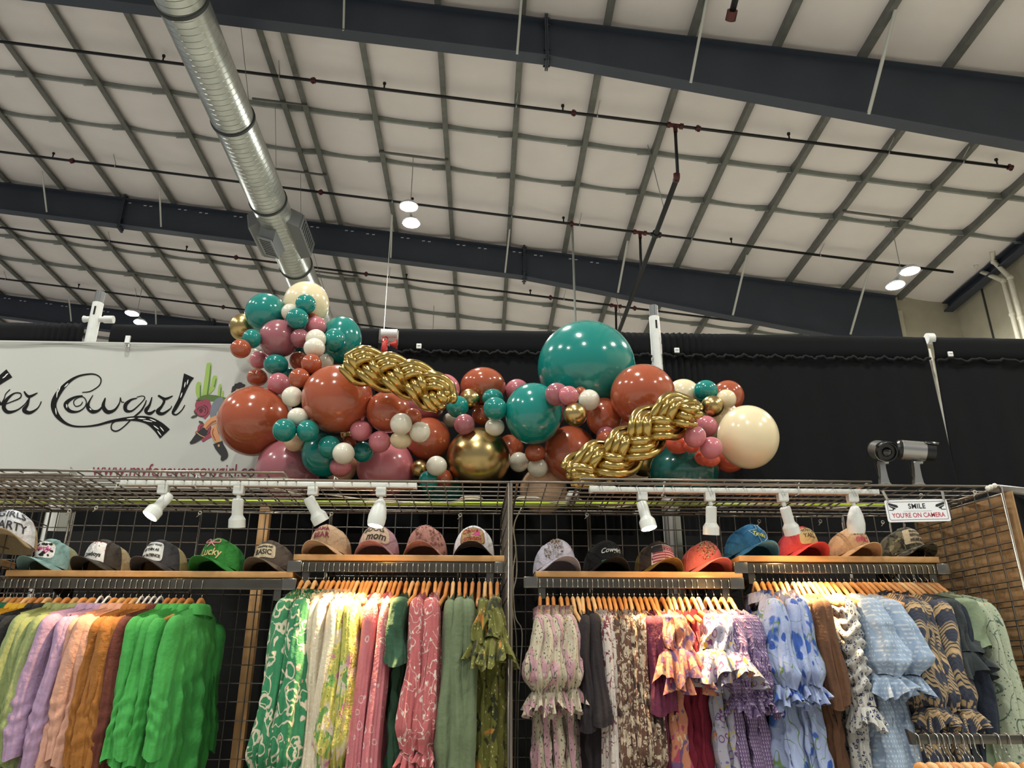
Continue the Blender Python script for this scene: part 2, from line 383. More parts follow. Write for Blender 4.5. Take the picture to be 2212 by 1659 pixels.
branch(16.85, -22, 11.6, 'second black sprinkler pipe, running just in front of the middle rafter', 3.81, (-10.5, -4.2, 2.1, 4.3), (-11, -5.6, -1.9, 1.9, 6.1), (-9.4, -2.4, .6, 2.3, 5.1, 8.3))
branch(20.84, -22, 11, 'third black sprinkler pipe, behind the middle rafter', 3.84, (-7.5, -3.6, 1.9, 4.4), (-9, -2.4, 1.3), (-11.3, -6.2, -2.9, 2.3))
branch(24.5, -23, 11, 'farthest black sprinkler pipe, low at the left above the banner', None, (-9,), (-14,), (-16.5, -12, -7.6))
mp = thing('sprinkler_main_pipe', 'long black sprinkler main running away from the nearest branch tee towards the drape', 'pipe', (3.7, 12.87, MZ))
MB().tube([(3.72, 12.87, MZ), (3.72, 38, MZ)], .055, 12).build('pipe_run', blackpipe, mp, smooth=True)
MB().tube([(3.72, 12.86, MZ+.1), (3.72, 12.88, MZ+.02), (3.72, 12.96, MZ)], .066, 12).build('elbow', redfit, mp, smooth=True)
for Y in (14.9, 22.3, 29):
    o = MB(); o.tube([(3.72, Y-.06, MZ), (3.72, Y+.06, MZ)], .085, 12); o.box((3.72, Y, MZ), (.24, .07, .05)); o.build('coupling', blackpipe, mp)
for Y in (14., 19.4, 27.):
    MB().tube([(3.72, Y, MZ), (3.72-.3, Y-.2, roofz(3.4)+.05)], .01, 6).build('pipe_hanger', steel_w, mp)
dp = thing('sprinkler_drop_pipe', 'short black drop pipe with a red end cap above the nearest rafter', 'pipe', atZ(1580, 30, 11.9))
A = atZ(1580, 33, 11.7)
MB().tube([A, A+Vector((.02, -1.6, .6))], .05, 10).build('pipe_run', blackpipe, dp, smooth=True)
MB().tube([A+Vector((0, .07, -.03)), A+Vector((0, -.07, .03))], .085, 12).build('end_cap', redfit, dp)

# spiral duct
DZ = 11.75; DR = .395
def ductx(px_, py_): return atZ(px_, py_, DZ)
dx0 = ductx(397, 2).x; dx1 = ductx(645, 590).x; dxm = (dx0+dx1)/2
duct = thing('spiral_duct', 'big round galvanised spiral air duct running along the roof', 'duct', (dxm, 10, DZ))
dm = mat('spiral_duct_zinc', 'b7bab4', .33, .85, noise=.12, nscale=3, bump=.1, bscale=8)
nt = dm.node_tree; N = nt.nodes; Lk = nt.links
tc = N.new('ShaderNodeTexCoord'); sx = N.new('ShaderNodeSeparateXYZ'); Lk.new(tc.outputs['Object'], sx.inputs[0])
at = N.new('ShaderNodeMath'); at.operation = 'ARCTAN2'; Lk.new(sx.outputs[0], at.inputs[0]); Lk.new(sx.outputs[2], at.inputs[1])
m1 = N.new('ShaderNodeMath'); m1.operation = 'MULTIPLY_ADD'; Lk.new(sx.outputs[1], m1.inputs[0]); m1.inputs[1].default_value = 7.5
m2 = N.new('ShaderNodeMath'); m2.operation = 'MULTIPLY'; Lk.new(at.outputs[0], m2.inputs[0]); m2.inputs[1].default_value = 1/(2*pi); Lk.new(m2.outputs[0], m1.inputs[2])
fr = N.new('ShaderNodeMath'); fr.operation = 'FRACT'; Lk.new(m1.outputs[0], fr.inputs[0])
rg = N.new('ShaderNodeMapRange'); rg.inputs[1].default_value = .0; rg.inputs[2].default_value = .1; Lk.new(fr.outputs[0], rg.inputs[0]); rg.inputs[3].default_value = 1; rg.inputs[4].default_value = 0
bp = N.new('ShaderNodeBump'); bp.inputs['Strength'].default_value = 1.; bp.inputs['Distance'].default_value = .03; Lk.new(rg.outputs[0], bp.inputs['Height']); Lk.new(bp.outputs[0], N['Principled BSDF'].inputs['Normal'])
bandY = [ductx(395, 5).y-.05, ductx(495, 255).y, ductx(575, 432).y, ductx(633, 572).y]
pth = [(dxm, 5.0+.25*i, DZ) for i in range(100)]
MB().tube(pth, DR, 40).build('duct_run', dm, duct, smooth=True)
bandm = mat('duct_band_rubber', '26282a', .6)
for Y in bandY:
    MB().tube([(dxm, Y-.03, DZ), (dxm, Y+.03, DZ)], DR+.022, 40).build('joint_band', bandm, duct, smooth=False, auto=40)
# registers
reg_m = mat('register_metal', '6f7273', .45, .6); lou = mat('louvre_slats', '8d9091', .4, .6); dark_in = mat('register_dark', '16171a', .8)
Yr = (bandY[2]+bandY[3])/2-.12
for sgn, ax in ((1, Vector((.98, 0, -.17))), (-1, Vector((-.97, 0, -.2))), (0, Vector((-.30, 0, -.95)))):
    ax.normalize(); tv = ax.cross(Vector((0, 1, 0))).normalized()
    T = Matrix((tv, Vector((0, 1, 0)), ax)).transposed().to_4x4(); T.translation = Vector((dxm, Yr-(.25 if sgn == 0 else 0), DZ))
    o = MB(); hb = (.6 if sgn == 0 else .95); wb_ = .20
    # tapered collar
    vs = [(-wb_, -hb, .1), (wb_, -hb, .1), (wb_, hb, .1), (-wb_, hb, .1), (-wb_+.02, -hb+.3, DR+.2), (wb_-.02, -hb+.3, DR+.2), (wb_-.02, hb-.3, DR+.2), (-wb_+.02, hb-.3, DR+.2)]
    o.add(vs, [(0, 1, 5, 4), (1, 2, 6, 5), (2, 3, 7, 6), (3, 0, 4, 7), (4, 5, 6, 7), (3, 2, 1, 0)], T); rg_ = o.build('register_box', reg_m, duct)
    MB().box((0, 0, DR+.204), (wb_*1.5, hb*1.2, .01), T).build('register_opening', dark_in, rg_)
    o = MB()
    for i in range(9):
        yy = -hb*.56+i*hb*.14; o.box((0, yy, DR+.218), (wb_*1.5, .035, .018), T)
    for sxx in (-1, 1): o.box((sxx*wb_*.78, 0, DR+.218), (.04, hb*1.3, .03), T)
    for syy in (-1, 1): o.box((0, syy*hb*.62, DR+.218), (wb_*1.6, .05, .03), T)
    o.build('louvres', lou, rg_)
# duct hangers
def cable(p, q, lab, r=.006, m=steel_w, name='hanging_cable', cat='cable', g='roof hanging wires'):
    o = MB().tube([p, q], r, 6); return tag(o.build(name, m), lab, cat, g)
st = []
for (a, b, lab) in (((545, 213), (664, 229), 'nearer strut bar between the two narrow purlins above the duct'), ((590, 364), (707, 383), 'farther strut bar between the two narrow purlins above the duct'), ((620, 578), (775, 603), 'strut bar above the duct behind the middle rafter')):
    A = roofpt(*a, -.03); B = roofpt(*b, -.03); B.y = A.y; B.z = roofz(B.x)-.03
    tag(MB().box((0, 0, 0), (1, 1, 1), Matrix.Translation((A+B)/2) @ (B-A).to_track_quat('X', 'Z').to_matrix().to_4x4() @ Matrix.Diagonal(((B-A).length, .04, .04, 1))).build('strut_bar', galv), lab, 'strut', 'roof strut bars')
    st.append(A)
for i, (a, b) in enumerate((((520, 62), (510, 138)), ((594, 228), (583, 320)), ((649, 378), (640, 478)), ((677, 550), (674, 590)))):
    A = roofpt(*a, 0) if i == 0 else roofpt(*a, 0); x = dxm+DR*.93; cable(Vector((A.x, A.y, roofz(A.x)+.03)), Vector((x, A.y, DZ+.15)), '%s thin wire holding the right side of the duct, counted from the nearest' % ORD[i])

# high bay lamps
lens = mat('high_bay_lens', 'fffff4', emit=HIGHBAY); lamp_body = mat('high_bay_body', 'c9ccd0', .4, .4)
def highbay(x, y, zdrop, lab, detail=True):
    name_far = 'hidden' in lab or 'aisle' in lab
    zt = roofz(x); z = zt-zdrop
    t = thing('high_bay_lamp', lab, 'ceiling lamp', (x, y, z), group='twin high bay lamps')
    for i, s_ in enumerate((-1, 1)):
        c = Vector((x, y+s_*.33, z))
        o = MB(); o.lathe([(.12, .09), (.15, .08), (.2, .03), (.215, 0), (.205, -.012), (.19, -.012)], 24, Matrix.Translation(c)); h = o.build('lamp_housing', lamp_body, t, auto=40)
        MB().lathe([(.19, -.012), (.12, -.03), (.001, -.036)], 24, Matrix.Translation(c), caps=False).build('lens', lens, h, smooth=True)
    if detail:
        MB().box((x, y, z+.12), (.05, .7, .04)).build('mounting_bar', lamp_body, t)
        MB().tube([(x, y, z+.12), (x, y, zt+(.2 if name_far else -.02))], .009, 6).build('hanging_rod', steel_w, t)
        MB().box((x, y, z+.2), (.14, .12, .1)).build('driver_box', lamp_body, t)
LA = roofpt(893, 335); LB = roofpt(1922, 467); LC = roofpt(313, 590)
highbay(LA.x, LA.y+.0, 1.62, 'twin round high bay lamp hanging near the middle of the roof')
highbay(LB.x, LB.y, 1.62, 'twin round high bay lamp hanging near the right wall')
highbay(LC.x, LC.y, 1.62, 'twin round high bay lamp glowing above the left end of the drape')
for P_, n in ((LA, 'between purlins holding the middle lamp'), (LB, 'between purlins holding the right lamp'), (LC, 'between purlins holding the left lamp')):
    k = math.floor((P_.x+4.052)/1.524); xa = -4.052+1.524*k; xb = xa+1.6; za, zb = roofz(xa)-.03, roofz(xb)-.03
    A = Vector((xa, P_.y, za)); B = Vector((xb, P_.y, zb))
    tag(MB().box((0, 0, 0), (1, 1, 1), Matrix.Translation((A+B)/2) @ (B-A).to_track_quat('X', 'Z').to_matrix().to_4x4() @ Matrix.Diagonal(((B-A).length, .045, .045, 1))).build('strut_bar', galv), 'strut bar '+n, 'strut', 'roof strut bars')
k = 0
for y in (7.6, 0, -7.6):
    for x in (LA.x-10.9, LA.x, LA.x+10.9):
        highbay(x, y, 1.62, 'twin high bay lamp over the aisle behind the viewer'); k += 1
for (x, y) in ((-12.6, 30.5), (-1.7, 22.9), (9.2, 23.4), (-1.7, 30.5)): highbay(x, y, 1.62, 'twin high bay lamp in the far bays hidden behind the drape')

# rods / wires hanging to the booths
q_ = roofpt(846, 462); cable(q_, (q_.x, q_.y, 4.2), 'white hanging wire dropping to the drape gap right of the balloon tower', .009, white_paint)
q_ = roofpt(1236, 480); cable(q_, (q_.x, q_.y, 4.2), 'grey hanging rod dropping behind the largest teal balloon', .028, galv_lt)
# pvc vent pipes on the right wall
for i, (pts, lab) in enumerate(((((2143, 543), (2147, 565), (2182, 600), (2200, 690), (2212, 760)), 'upper weathered white vent pipe climbing the right wall'), (((2108, 572), (2112, 583), (2168, 607), (2186, 680), (2200, 760)), 'lower weathered white vent pipe climbing the right wall'))):
    P = [atX(*p, 12.45+.02*i) for p in pts]; P[0] = roofpt(*pts[0], .1); P[-1].z = 0.05
    for q in P[2:]: q.y = P[2].y
    tv_ = thing('vent_pipe', lab, 'pipe', P[-1], group='wall vent pipes')
    MB().tube(P, .06, 12).build('pipe_run', pvc, tv_, smooth=True)
    for q in P[1:-1]: MB().ball(q, .078, 8).build('elbow', pvc, tv_, smooth=True)
# ================================================================ DRAPE, BANNER
drape_m = mat('black_drape', '101214', .95, noise=.05, nscale=8, bump=.2, bscale=12, spec=.2)
pole_m = mat('white_pole', 'd9dad8', .4, noise=.04)
DY = 4.30; DZT = 3.66
def drape(name, xa, xb, lab, slantR=None, slantL=None, seed=0, gather=()):
    t = thing(name, lab, 'curtain', ((xa+xb)/2, DY, 0), group='black pipe and drape panels')
    r = random.Random(seed); ph = [r.random()*6 for _ in range(8)]
    def fn(u, v):
        z = DZT*(1-v); L_ = xa+(slantL or 0)*max(0, v)*2.2 if slantL else xa; Rr = xb+(slantR or 0)*v*2.2 if slantR else xb
        x = L_+(Rr-L_)*u; a = .35+.65*min(1, v*3)
        g = sum(math.exp(-((x-gx)/.18)**2) for gx in gather)
        y = DY + a*((.005*sin(x*19+ph[0]+.6*sin(z*2+ph[5]))+.003*sin(x*41+ph[1])+.004*sin(x*7+z*1.3+ph[2]))) + g*.012*sin(x*170+ph[3])
        if z > DZT-.14: y -= .008*sin(pi*(DZT-z)/.14)+.006
        if z < .01: z = .0
        return (x, y, z)
    n = max(24, int((xb-xa)*90)); o = MB()
    vs = []; zs = [0, .012, .025, .037, .0385, .05]+[.05+.95*i/26 for i in range(1, 27)]
    fs = []
    for v in zs:
        for i in range(n): vs.append(fn(i/(n-1), v))
    for j in range(len(zs)-1):
        for i in range(n-1): fs.append((j*n+i, j*n+i+1, (j+1)*n+i+1, (j+1)*n+i))
    o.add(vs, fs); c = o.build('drape_cloth', drape_m, t, smooth=True); md = c.modifiers.new('s', 'SOLIDIFY'); md.thickness = .004
    o = MB()   # gathered header pocket hem
    pts = [(xa+(xb-xa)*i/120, DY-.022+.004*sin(i*1.3+ph[0]), DZT-.152+.008*sin(i*.9+ph[1])+.005*sin(i*2.3)) for i in range(121)]
    o.tube(pts, .009, 6); o.build('pocket_hem', mat('drape_hem', '131417', .95), t, smooth=True)
    return t
def XD(px_, y=740): return atY(px_, y, DY).x
drape('black_drape', -5.2, XD(176), 'black drape panel left of the left white pole', seed=1, gather=(XD(150),))
drape('black_drape', XD(236), XD(818), 'black drape panel behind the white banner, between the left pole and the red horn', seed=2)
drape('black_drape', XD(861), XD(1404), 'black drape panel between the red horn and the right white pole', seed=3, gather=(XD(1300),))
drape('black_drape', XD(1428), XD(1998), 'wide black drape panel right of the right white pole', seed=4, gather=(XD(1460),), slantR=.03)
drape('black_drape', XD(2012), 5.6, 'black drape panel at the far right past the slanted gap', seed=5, slantL=-.06)
# pipes of the pipe-and-drape
def dpole(px_, lab, top=3.86, r=.031, dy=.0, back=None, cross=True):
    P = atY(px_, 712, DY+.02); x = P.x; Y = DY+dy
    t = thing('drape_pole', lab, 'pole', (x, Y, 0), group='white drape poles')
    MB().tube([(x, Y, 0.0), (x, Y, top)], r, 20).build('pole', pole_m, t, auto=40)
    MB().tube([(x, Y, top), (x, Y, top+.075)], r*.86, 20).build('inner_tube', mat('grey_inner_tube', '6a6b6d', .4, .5), t, auto=40)
    MB().rbox((x+.004, Y-r-.0005, top-.06), (.011, .004, .055), .0018).build('slot', mat('slot_black', '0b0b0c', .8), t)
    if cross:
        for sg in (-1, 1):
            o = MB(); o.tube([(x+sg*r*.9, Y, top-.105), (x+sg*.062, Y, top-.105)], .017, 14); o.tube([(x+sg*.055, Y, top-.105), (x+sg*(.11 if sg > 0 else .066), Y, top-.105)], .0225 if sg > 0 else .02, 14)
            o.build('rail_hook', pole_m, t, auto=40)
    MB().box((x, Y, .006), (.45, .45, .012)).build('base_plate', mat('base_steel', '444648', .5, .4), t)
    return t
dpole(204, 'left white drape pole standing in the gap above the banner', top=3.80)
dpole(1413, 'right white drape pole rising behind the balloons', top=3.77, cross=False)
P = atY(1998, 728, DY+.03); q = thing('drape_pole', 'pale post showing through the slanted gap in the drape at the far right', 'pole', (P.x, DY+.05, 0), group='white drape poles')
MB().tube([(P.x, DY+.05, 0), (P.x, DY+.05, 3.6)], .028, 16).build('pole', mat('cream_post', 'c5bfae', .5), q, smooth=True)
MB().tube([(P.x-.012, DY-.0, 3.655), (P.x+.03, DY, 3.655)], .034, 16).build('rail_end', pole_m, q, auto=40)
# crossbar seen at the red horn gap
P = atY(842, 720, DY); q = thing('drape_crossbar', 'white drape crossbar bridging the gap above the red horn', 'pole', (P.x, DY, 3.62))
MB().tube([(XD(823), DY-.01, 3.625), (XD(858), DY-.01, 3.625)], .029, 20).build('bar', pole_m, q, auto=40)
tag(MB().box((XD(842), 4.40, 1.76), (.34, .006, 3.52)).build('added_gap_cloth', drape_m), 'black cloth added to darken the gap behind the red horn', 'curtain')  # added sheet, keeps the drape gap dark against the lit back wall
# red horn
HP = atY(842, 745, DY-.03); q = thing('red_horn', 'red toy-like horn and bulb hung in the drape gap beside the gold braid', 'horn', HP)
hr = mat('red_horn', 'c83a35', .35)
T = Matrix.Translation(HP+Vector((.02, 0, .005))) @ Matrix.Rotation(radians(90), 4, 'Y')
MB().lathe([(.008, -.028), (.011, -.01), (.019, .005), (.028, .02), (.027, .022), (.009, .0)], 20, T, caps=False).build('horn_bell', hr, q, auto=40)
MB().tube([HP+Vector((-.02, 0, .03)), HP+Vector((-.03, -.005, .005)), HP+Vector((-.032, 0, -.03)), HP+Vector((-.03, 0, -.055))], [.012, .017, .019, .01], 12).build('horn_bulb', hr, q, smooth=True)
MB().tube([HP+Vector((-.03+.018*cos(a*.7), -.012, .03+.018*sin(a*.7))) for a in range(12)], .0035, 6).build('coil', hr, q, smooth=True)
MB().tube([HP+Vector((-.028, 0, .0)), HP+Vector((.0, 0, -.004))], .007, 8).build('connector', steel_w, q, smooth=True)
MB().tube([HP+Vector((-.02, 0, .035)), (HP.x-.02, DY-.01, 3.625)], .002, 6).build('hanging_cord', hr, q)
# magnet clips
clipm = mat('white_clip', 'e6e7e8', .4)
for (x, y, l) in ((905, 748, 'white clip on the drape hem right of the red horn'), (1462, 757, 'white clip on the drape hem right of the right pole'), (2053, 765, 'white clip on the drape hem past the slanted gap')):
    p = atY(x, y, DY-.04); q = thing('drape_clip', l, 'clip', p)
    MB().rbox(p, (.03, .012, .032), .003).build('clip_body', clipm, q, auto=40)
    MB().box(p+Vector((0, -.007, .002)), (.018, .003, .004)).build('clip_slot', mat('clip_grey', '9fa1a3', .5), q)
# banner
BY = 4.245
ban = thing('shop_banner', 'white vinyl banner with black script lettering hung on the drape at the left', 'banner', (-2.4, BY, 3.1))
vin = mat('banner_vinyl', 'bcbdb9', .45, bump=.12, bscale=4)
def bpt(x, y, off=0.): return atY(x, y, BY-off)
tl, tr = bpt(-330, 733), bpt(622, 747); zt1 = (tl.z+tr.z)/2; bx0, bx1 = tl.x, bpt(640, 800).x; bz0 = bpt(100, 1053).z
def bsurf(x, z): return BY+.006*sin(x*3+1)*(.3+(zt1-z))+.004*sin(x*9+z*4)-.0
MB().grid(lambda u, v: (bx0+(bx1-bx0)*u, bsurf(bx0+(bx1-bx0)*u, zt1-(zt1-bz0)*v), zt1-(zt1-bz0)*v), 90, 30).build('vinyl_sheet', vin, ban, smooth=True)
o = MB()
MB().box(((bx0+bx1)/2, BY-.012, zt1-.004), (bx1-bx0, .006, .01)).build('top_hem', vin, ban)
ink = mat('banner_ink_black', '0c0c0e', .7, spec=.2); maroon = mat('banner_ink_maroon', '7d2337', .5)
def flat(name, m, polys, off=.004):
    """printed areas: polygons given in a 2212-wide frame, laid on the banner plane; off keeps prints above each other"""
    o = MB()
    for pl in polys:
        vs = []
        for (x, y) in pl:
            p = bpt(x, y); vs.append((p.x, bsurf(p.x, p.z)-.0012-off*.25, p.z))
        o.add(vs, [tuple(range(len(vs)))])
    return o.build(name, m, ban)
def ribbon(pts, n=7):
    pts = [(x*.2803, 680+y*.2803, (w*.2803*1.12+.5)) for x, y, w in pts]; c = catmull(pts, n); L_ = []; R_ = []
    for i, (x, y, w_) in enumerate(c):
        a = c[max(i-1, 0)]; b = c[min(i+1, len(c)-1)]; dx, dy = b[0]-a[0], b[1]-a[1]; l = math.hypot(dx, dy) or 1
        L_.append((x-dy/l*w_/2, y+dx/l*w_/2)); R_.append((x+dy/l*w_/2, y-dx/l*w_/2))
    return [[L_[i], L_[i+1], R_[i+1], R_[i]] for i in range(len(c)-1)]
words_ = {
 'letter_capital_c': [[(635, 600, 4), (700, 590, 6), (765, 545, 6), (778, 495, 7), (745, 464, 7), (690, 458, 9), (600, 478, 12), (520, 530, 22), (450, 610, 36), (415, 690, 38), (435, 765, 34), (490, 825, 20), (560, 857, 12), (650, 862, 9), (750, 850, 12), (850, 822, 16), (950, 803, 22), (1050, 797, 34), (1140, 812, 54), (1215, 860, 76), (1268, 915, 92)]],
 'letter_o': [[(640, 625, 5), (585, 635, 12), (530, 665, 22), (508, 700, 28), (540, 742, 22), (600, 748, 10), (650, 718, 6), (668, 675, 6), (645, 636, 5), (600, 642, 5), (570, 672, 5), (585, 706, 5), (622, 698, 5), (640, 672, 4)]],
 'letter_w': [[(718, 620, 4), (690, 670, 10), (680, 712, 26), (712, 746, 26), (760, 738, 14), (800, 690, 8), (812, 640, 5)], [(812, 640, 6), (796, 705, 24), (828, 748, 26), (882, 732, 14), (918, 680, 7), (926, 636, 4), (934, 668, 5), (955, 672, 4)]],
 'letter_g': [[(1052, 640, 5), (1008, 652, 12), (966, 690, 24), (968, 734, 22), (1012, 738, 10), (1070, 690, 6), (1112, 640, 5), (1095, 622, 4), (1050, 632, 4)], [(1125, 655, 5), (1112, 690, 8), (1080, 740, 10), (1020, 792, 8), (950, 862, 6), (898, 895, 8), (860, 882, 8), (862, 840, 6), (900, 815, 5), (960, 800, 5)]],
 'letter_i': [[(1168, 632, 6), (1150, 690, 14), (1122, 735, 26), (1152, 757, 20), (1195, 730, 7)]],
 'letter_r': [[(1215, 620, 10), (1262, 655, 16), (1245, 700, 14), (1212, 742, 26), (1250, 760, 18), (1310, 722, 6), (1322, 700, 4)], [(1220, 618, 8), (1270, 646, 16), (1330, 624, 5)]],
 'letter_l': [[(1458, 470, 74), (1440, 510, 56), (1420, 570, 38), (1388, 650, 26), (1352, 715, 24), (1330, 755, 14), (1358, 768, 8), (1400, 735, 6), (1425, 695, 5)]],
 'letter_e': [[(38, 690, 5), (95, 668, 6), (155, 640, 7), (158, 606, 7), (108, 606, 8), (52, 655, 20), (30, 712, 26), (62, 750, 22), (130, 735, 9), (190, 690, 6), (215, 655, 5)]],
 'letter_small_r': [[(185, 590, 8), (222, 630, 18), (290, 602, 5)], [(228, 628, 8), (212, 690, 16), (186, 735, 28), (230, 754, 20), (290, 720, 7), (320, 668, 5)]],
 'letter_v': [[(-60, 600, 12), (-20, 640, 14), (8, 690, 16), (32, 650, 6), (45, 610, 5), (78, 575, 5)]],
 'letter_flourish': [[(-120, 600, 20), (-60, 560, 34), (0, 505, 52), (72, 450, 66)]]}
for nm, sts in words_.items():
    flat(nm, ink, [q for s_ in sts for q in ribbon(s_)])
hl = []
for (x, y, dx, dy) in ((440, 640, 6, -60), (450, 600, 20, -50), (500, 560, 30, -30), (430, 720, 6, 50), (1100, 810, 70, 12), (1060, 795, 60, 4), (1180, 850, 40, 30), (1230, 860, 30, 36), (1210, 890, 30, 40), (1150, 800, 50, 20), (1430, 520, -8, 40), (1452, 500, -10, 40), (1405, 600, -14, 40), (20, 490, 30, -22), (40, 470, 24, -18), (515, 690, 4, 30), (692, 722, 14, 14), (1135, 740, 12, 4), (975, 800, 60, -6), (640, 866, 0, 0)):
    if dx or dy: hl += ribbon([(x, y, 1), (x+dx/2, y+dy/2, 6), (x+dx, y+dy, 1)], 3)
flat('letter_scratches', mat('banner_scratch_white', 'e4e4e0', .5), hl, .006)
def blob(cx, cy, rx, ry, n=22, wob=.12, seed=0, rot=0):
    r = random.Random(seed); ph = r.random()*6; out = []
    for i in range(n):
        a = 2*pi*i/n; k = 1+wob*sin(5*a+ph)+wob*.5*sin(9*a+ph*2); x = rx*k*cos(a); y = ry*k*sin(a)
        out.append(((cx+x*cos(rot)-y*sin(rot))*.2803, 680+(cy+x*sin(rot)+y*cos(rot))*.2803))
    return out
g1 = mat('print_cactus_green', '8fae52', .6); g2 = mat('print_cactus_dark', '4c6a2f', .6); rose = mat('print_rose', '93394e', .6); rose2 = mat('print_rose_dark', '4f1c2c', .6)
flat('printed_cactus', g1, [q for s_ in ([(1612, 372, 18), (1612, 392, 34), (1600, 500, 40), (1580, 645, 44)], [(1538, 520, 20), (1532, 545, 34), (1530, 600, 34), (1540, 650, 24)], [(1658, 470, 18), (1656, 495, 32), (1640, 560, 30), (1606, 606, 22)], [(1700, 535, 8), (1696, 560, 18), (1688, 635, 18)], [(1720, 588, 6), (1718, 600, 14), (1712, 640, 12)]) for q in ribbon(s_)])
for st_ in ([(1626, 392, 5), (1616, 500, 8), (1598, 640, 10)], [(1546, 545, 5), (1546, 640, 8)], [(1668, 495, 5), (1652, 560, 7)], [(1706, 560, 4), (1698, 632, 5)]):
    flat('printed_cactus_shading', g2, ribbon(st_), .0045)
flat('printed_leaf_band', g2, [q for s_ in ([(1525, 655, 10), (1580, 640, 34), (1660, 645, 40), (1700, 648, 28), (1750, 646, 8)],) for q in ribbon(s_)], .0045)
flat('printed_roses', rose, [blob(1570, 722, 72, 72, seed=1), blob(1575, 905, 64, 66, seed=2)], .005)
flat('printed_petal_lines', rose2, [q for c0 in ((1555, 740), (1575, 885)) for k in (16, 32, 50) for q in ribbon([(c0[0]+k*cos(a), c0[1]+k*sin(a)*.9, 7 if i % 2 else 3) for i, a in enumerate([k*.1+j*.55 for j in range(8)])], 3)]+[blob(1552, 742, 14, 12, seed=4)], .0055)
flat('printed_leaves', mat('print_leaf', '39402a', .6), [blob(1497, 785, 26, 9, seed=5, rot=-.3), blob(1510, 762, 20, 8, seed=6, rot=1), blob(1552, 832, 22, 10, seed=7, rot=.5), blob(1530, 662, 18, 7, seed=8)], .005)
flat('printed_denim_sleeve', mat('print_denim', '6d7480', .6), [q for q in ribbon([(1722, 655, 30), (1690, 670, 50), (1655, 720, 48), (1640, 785, 34), (1636, 800, 18)])]+[blob(1700, 740, 20, 40, seed=9)], .006)
skin = mat('print_skin', 'c98d62', .6)
flat('printed_legs', skin, [q for s_ in ([(1740, 800, 60), (1690, 800, 50), (1620, 830, 44), (1580, 880, 30)], [(1740, 850, 60), (1690, 870, 66), (1655, 905, 54), (1672, 960, 44), (1688, 985, 40)], ) for q in ribbon(s_)], .0065)
flat('printed_face', skin, [blob(1815, 585, 30, 30, wob=.02)], .0065)
flat('printed_skin_shade', mat('print_skin_shade', '8f5234', .6), ribbon([(1700, 812, 6), (1640, 832, 12), (1590, 880, 8)])+ribbon([(1650, 880, 5), (1640, 915, 8), (1665, 975, 5)])+[blob(1826, 598, 7, 2, wob=0)], .007)
for st_ in ([(1590, 885, 40), (1560, 915, 54), (1525, 945, 48), (1490, 975, 30), (1464, 990, 12)], [(1680, 985, 66), (1695, 1020, 62), (1722, 1060, 56), (1735, 1085, 44), (1722, 1105, 34), (1708, 1124, 14)]):
    flat('printed_boot', mat('print_boot_black', '1c1a1c', .55), ribbon(st_), .007)
flat('printed_boot_stitching', mat('print_boot_tan', 'c4a06a', .6), ribbon([(1512, 905, 3), (1545, 930, 4), (1580, 945, 3)])+ribbon([(1648, 975, 3), (1690, 978, 4), (1722, 968, 3)])+[blob(1688, 1010, 8, 10, seed=3)], .008)
flat('printed_hair', mat('print_hair', '17161a', .5), [blob(1848, 548, 40, 26, seed=11), blob(1802, 575, 16, 34, seed=12, rot=.3), blob(1870, 575, 18, 30, seed=13)], .0075)
# web address
vs, fs = text_data('www.myforevercowgirl.com', 1, align='LEFT')
xs = [v.x for v in vs]; wd = max(xs)-min(xs); x0 = bpt(199, 1020).x; x1 = bpt(574, 1035).x; s_ = (x1-x0)/wd; zb = bpt(380, 1017).z
MB().add([(x0+(v.x-min(xs))*s_, bsurf(x0+(v.x-min(xs))*s_, zb)-.003, zb+v.y*s_*1.25) for v in vs], fs).build('web_address', maroon, ban)
# grommet clip on banner
p = bpt(278, 738); q = thing('banner_clip', 'white hook clip holding the banner by a round metal eyelet', 'clip', p)
MB().box(p+Vector((0, -.016, .006)), (.026, .012, .045)).build('clip_body', clipm, q)
p2 = bpt(277, 750); MB().tube([p2+Vector((.011*cos(a), -.016, .011*sin(a))) for a in [2*pi*i/14 for i in range(14)]], .004, 8, closed=True).build('eyelet', mat('chrome', 'd8d8d8', .12, 1.), q, smooth=True)

# ================================================================ WIRE GRID BOOTH
wire_m = mat('chrome_grid_wire', '857d74', .3, .85); chrome = mat('chrome', 'd8d8d8', .12, 1.)
GB = 3.78; GF = 3.18; GZ = 2.44
def gridpanel(name, lab, O, U, V, nu, nv, cell=.0762, r=.0028, rf=.005, group=None, cat='grid panel', depth_dir=None):
    """frame rods as one part, crossing wires as another; O corner, U/V unit directions"""
    O, U, V = Vector(O), Vector(U).normalized(), Vector(V).normalized(); Wd, Hd = nu*cell, nv*cell; Nn = U.cross(V)
    t = thing(name, lab, cat, O, group=group)
    fr_ = MB(); c4 = [O, O+U*Wd, O+U*Wd+V*Hd, O+V*Hd]
    for i in range(4): fr_.tube([c4[i], c4[(i+1) % 4]], rf, 6)
    c5 = [c4[0]+U*.02+V*.02, c4[1]-U*.02+V*.02, c4[2]-U*.02-V*.02, c4[3]+U*.02-V*.02]
    fr_.build('frame', wire_m, t, smooth=True)
    w_ = MB()
    for i in range(1, nu): w_.tube([O+U*(i*cell)+Nn*r, O+U*(i*cell)+V*Hd+Nn*r], r, 5, caps=False)
    for j in range(1, nv): w_.tube([O+V*(j*cell)-Nn*r, O+V*(j*cell)+U*Wd-Nn*r], r, 5, caps=False)
    w_.build('wires', wire_m, t, smooth=True); return t
bk = [atY(x, 1108, GB).x for x in (150, 432, 714, 994, 1270, 1548, 1816)]
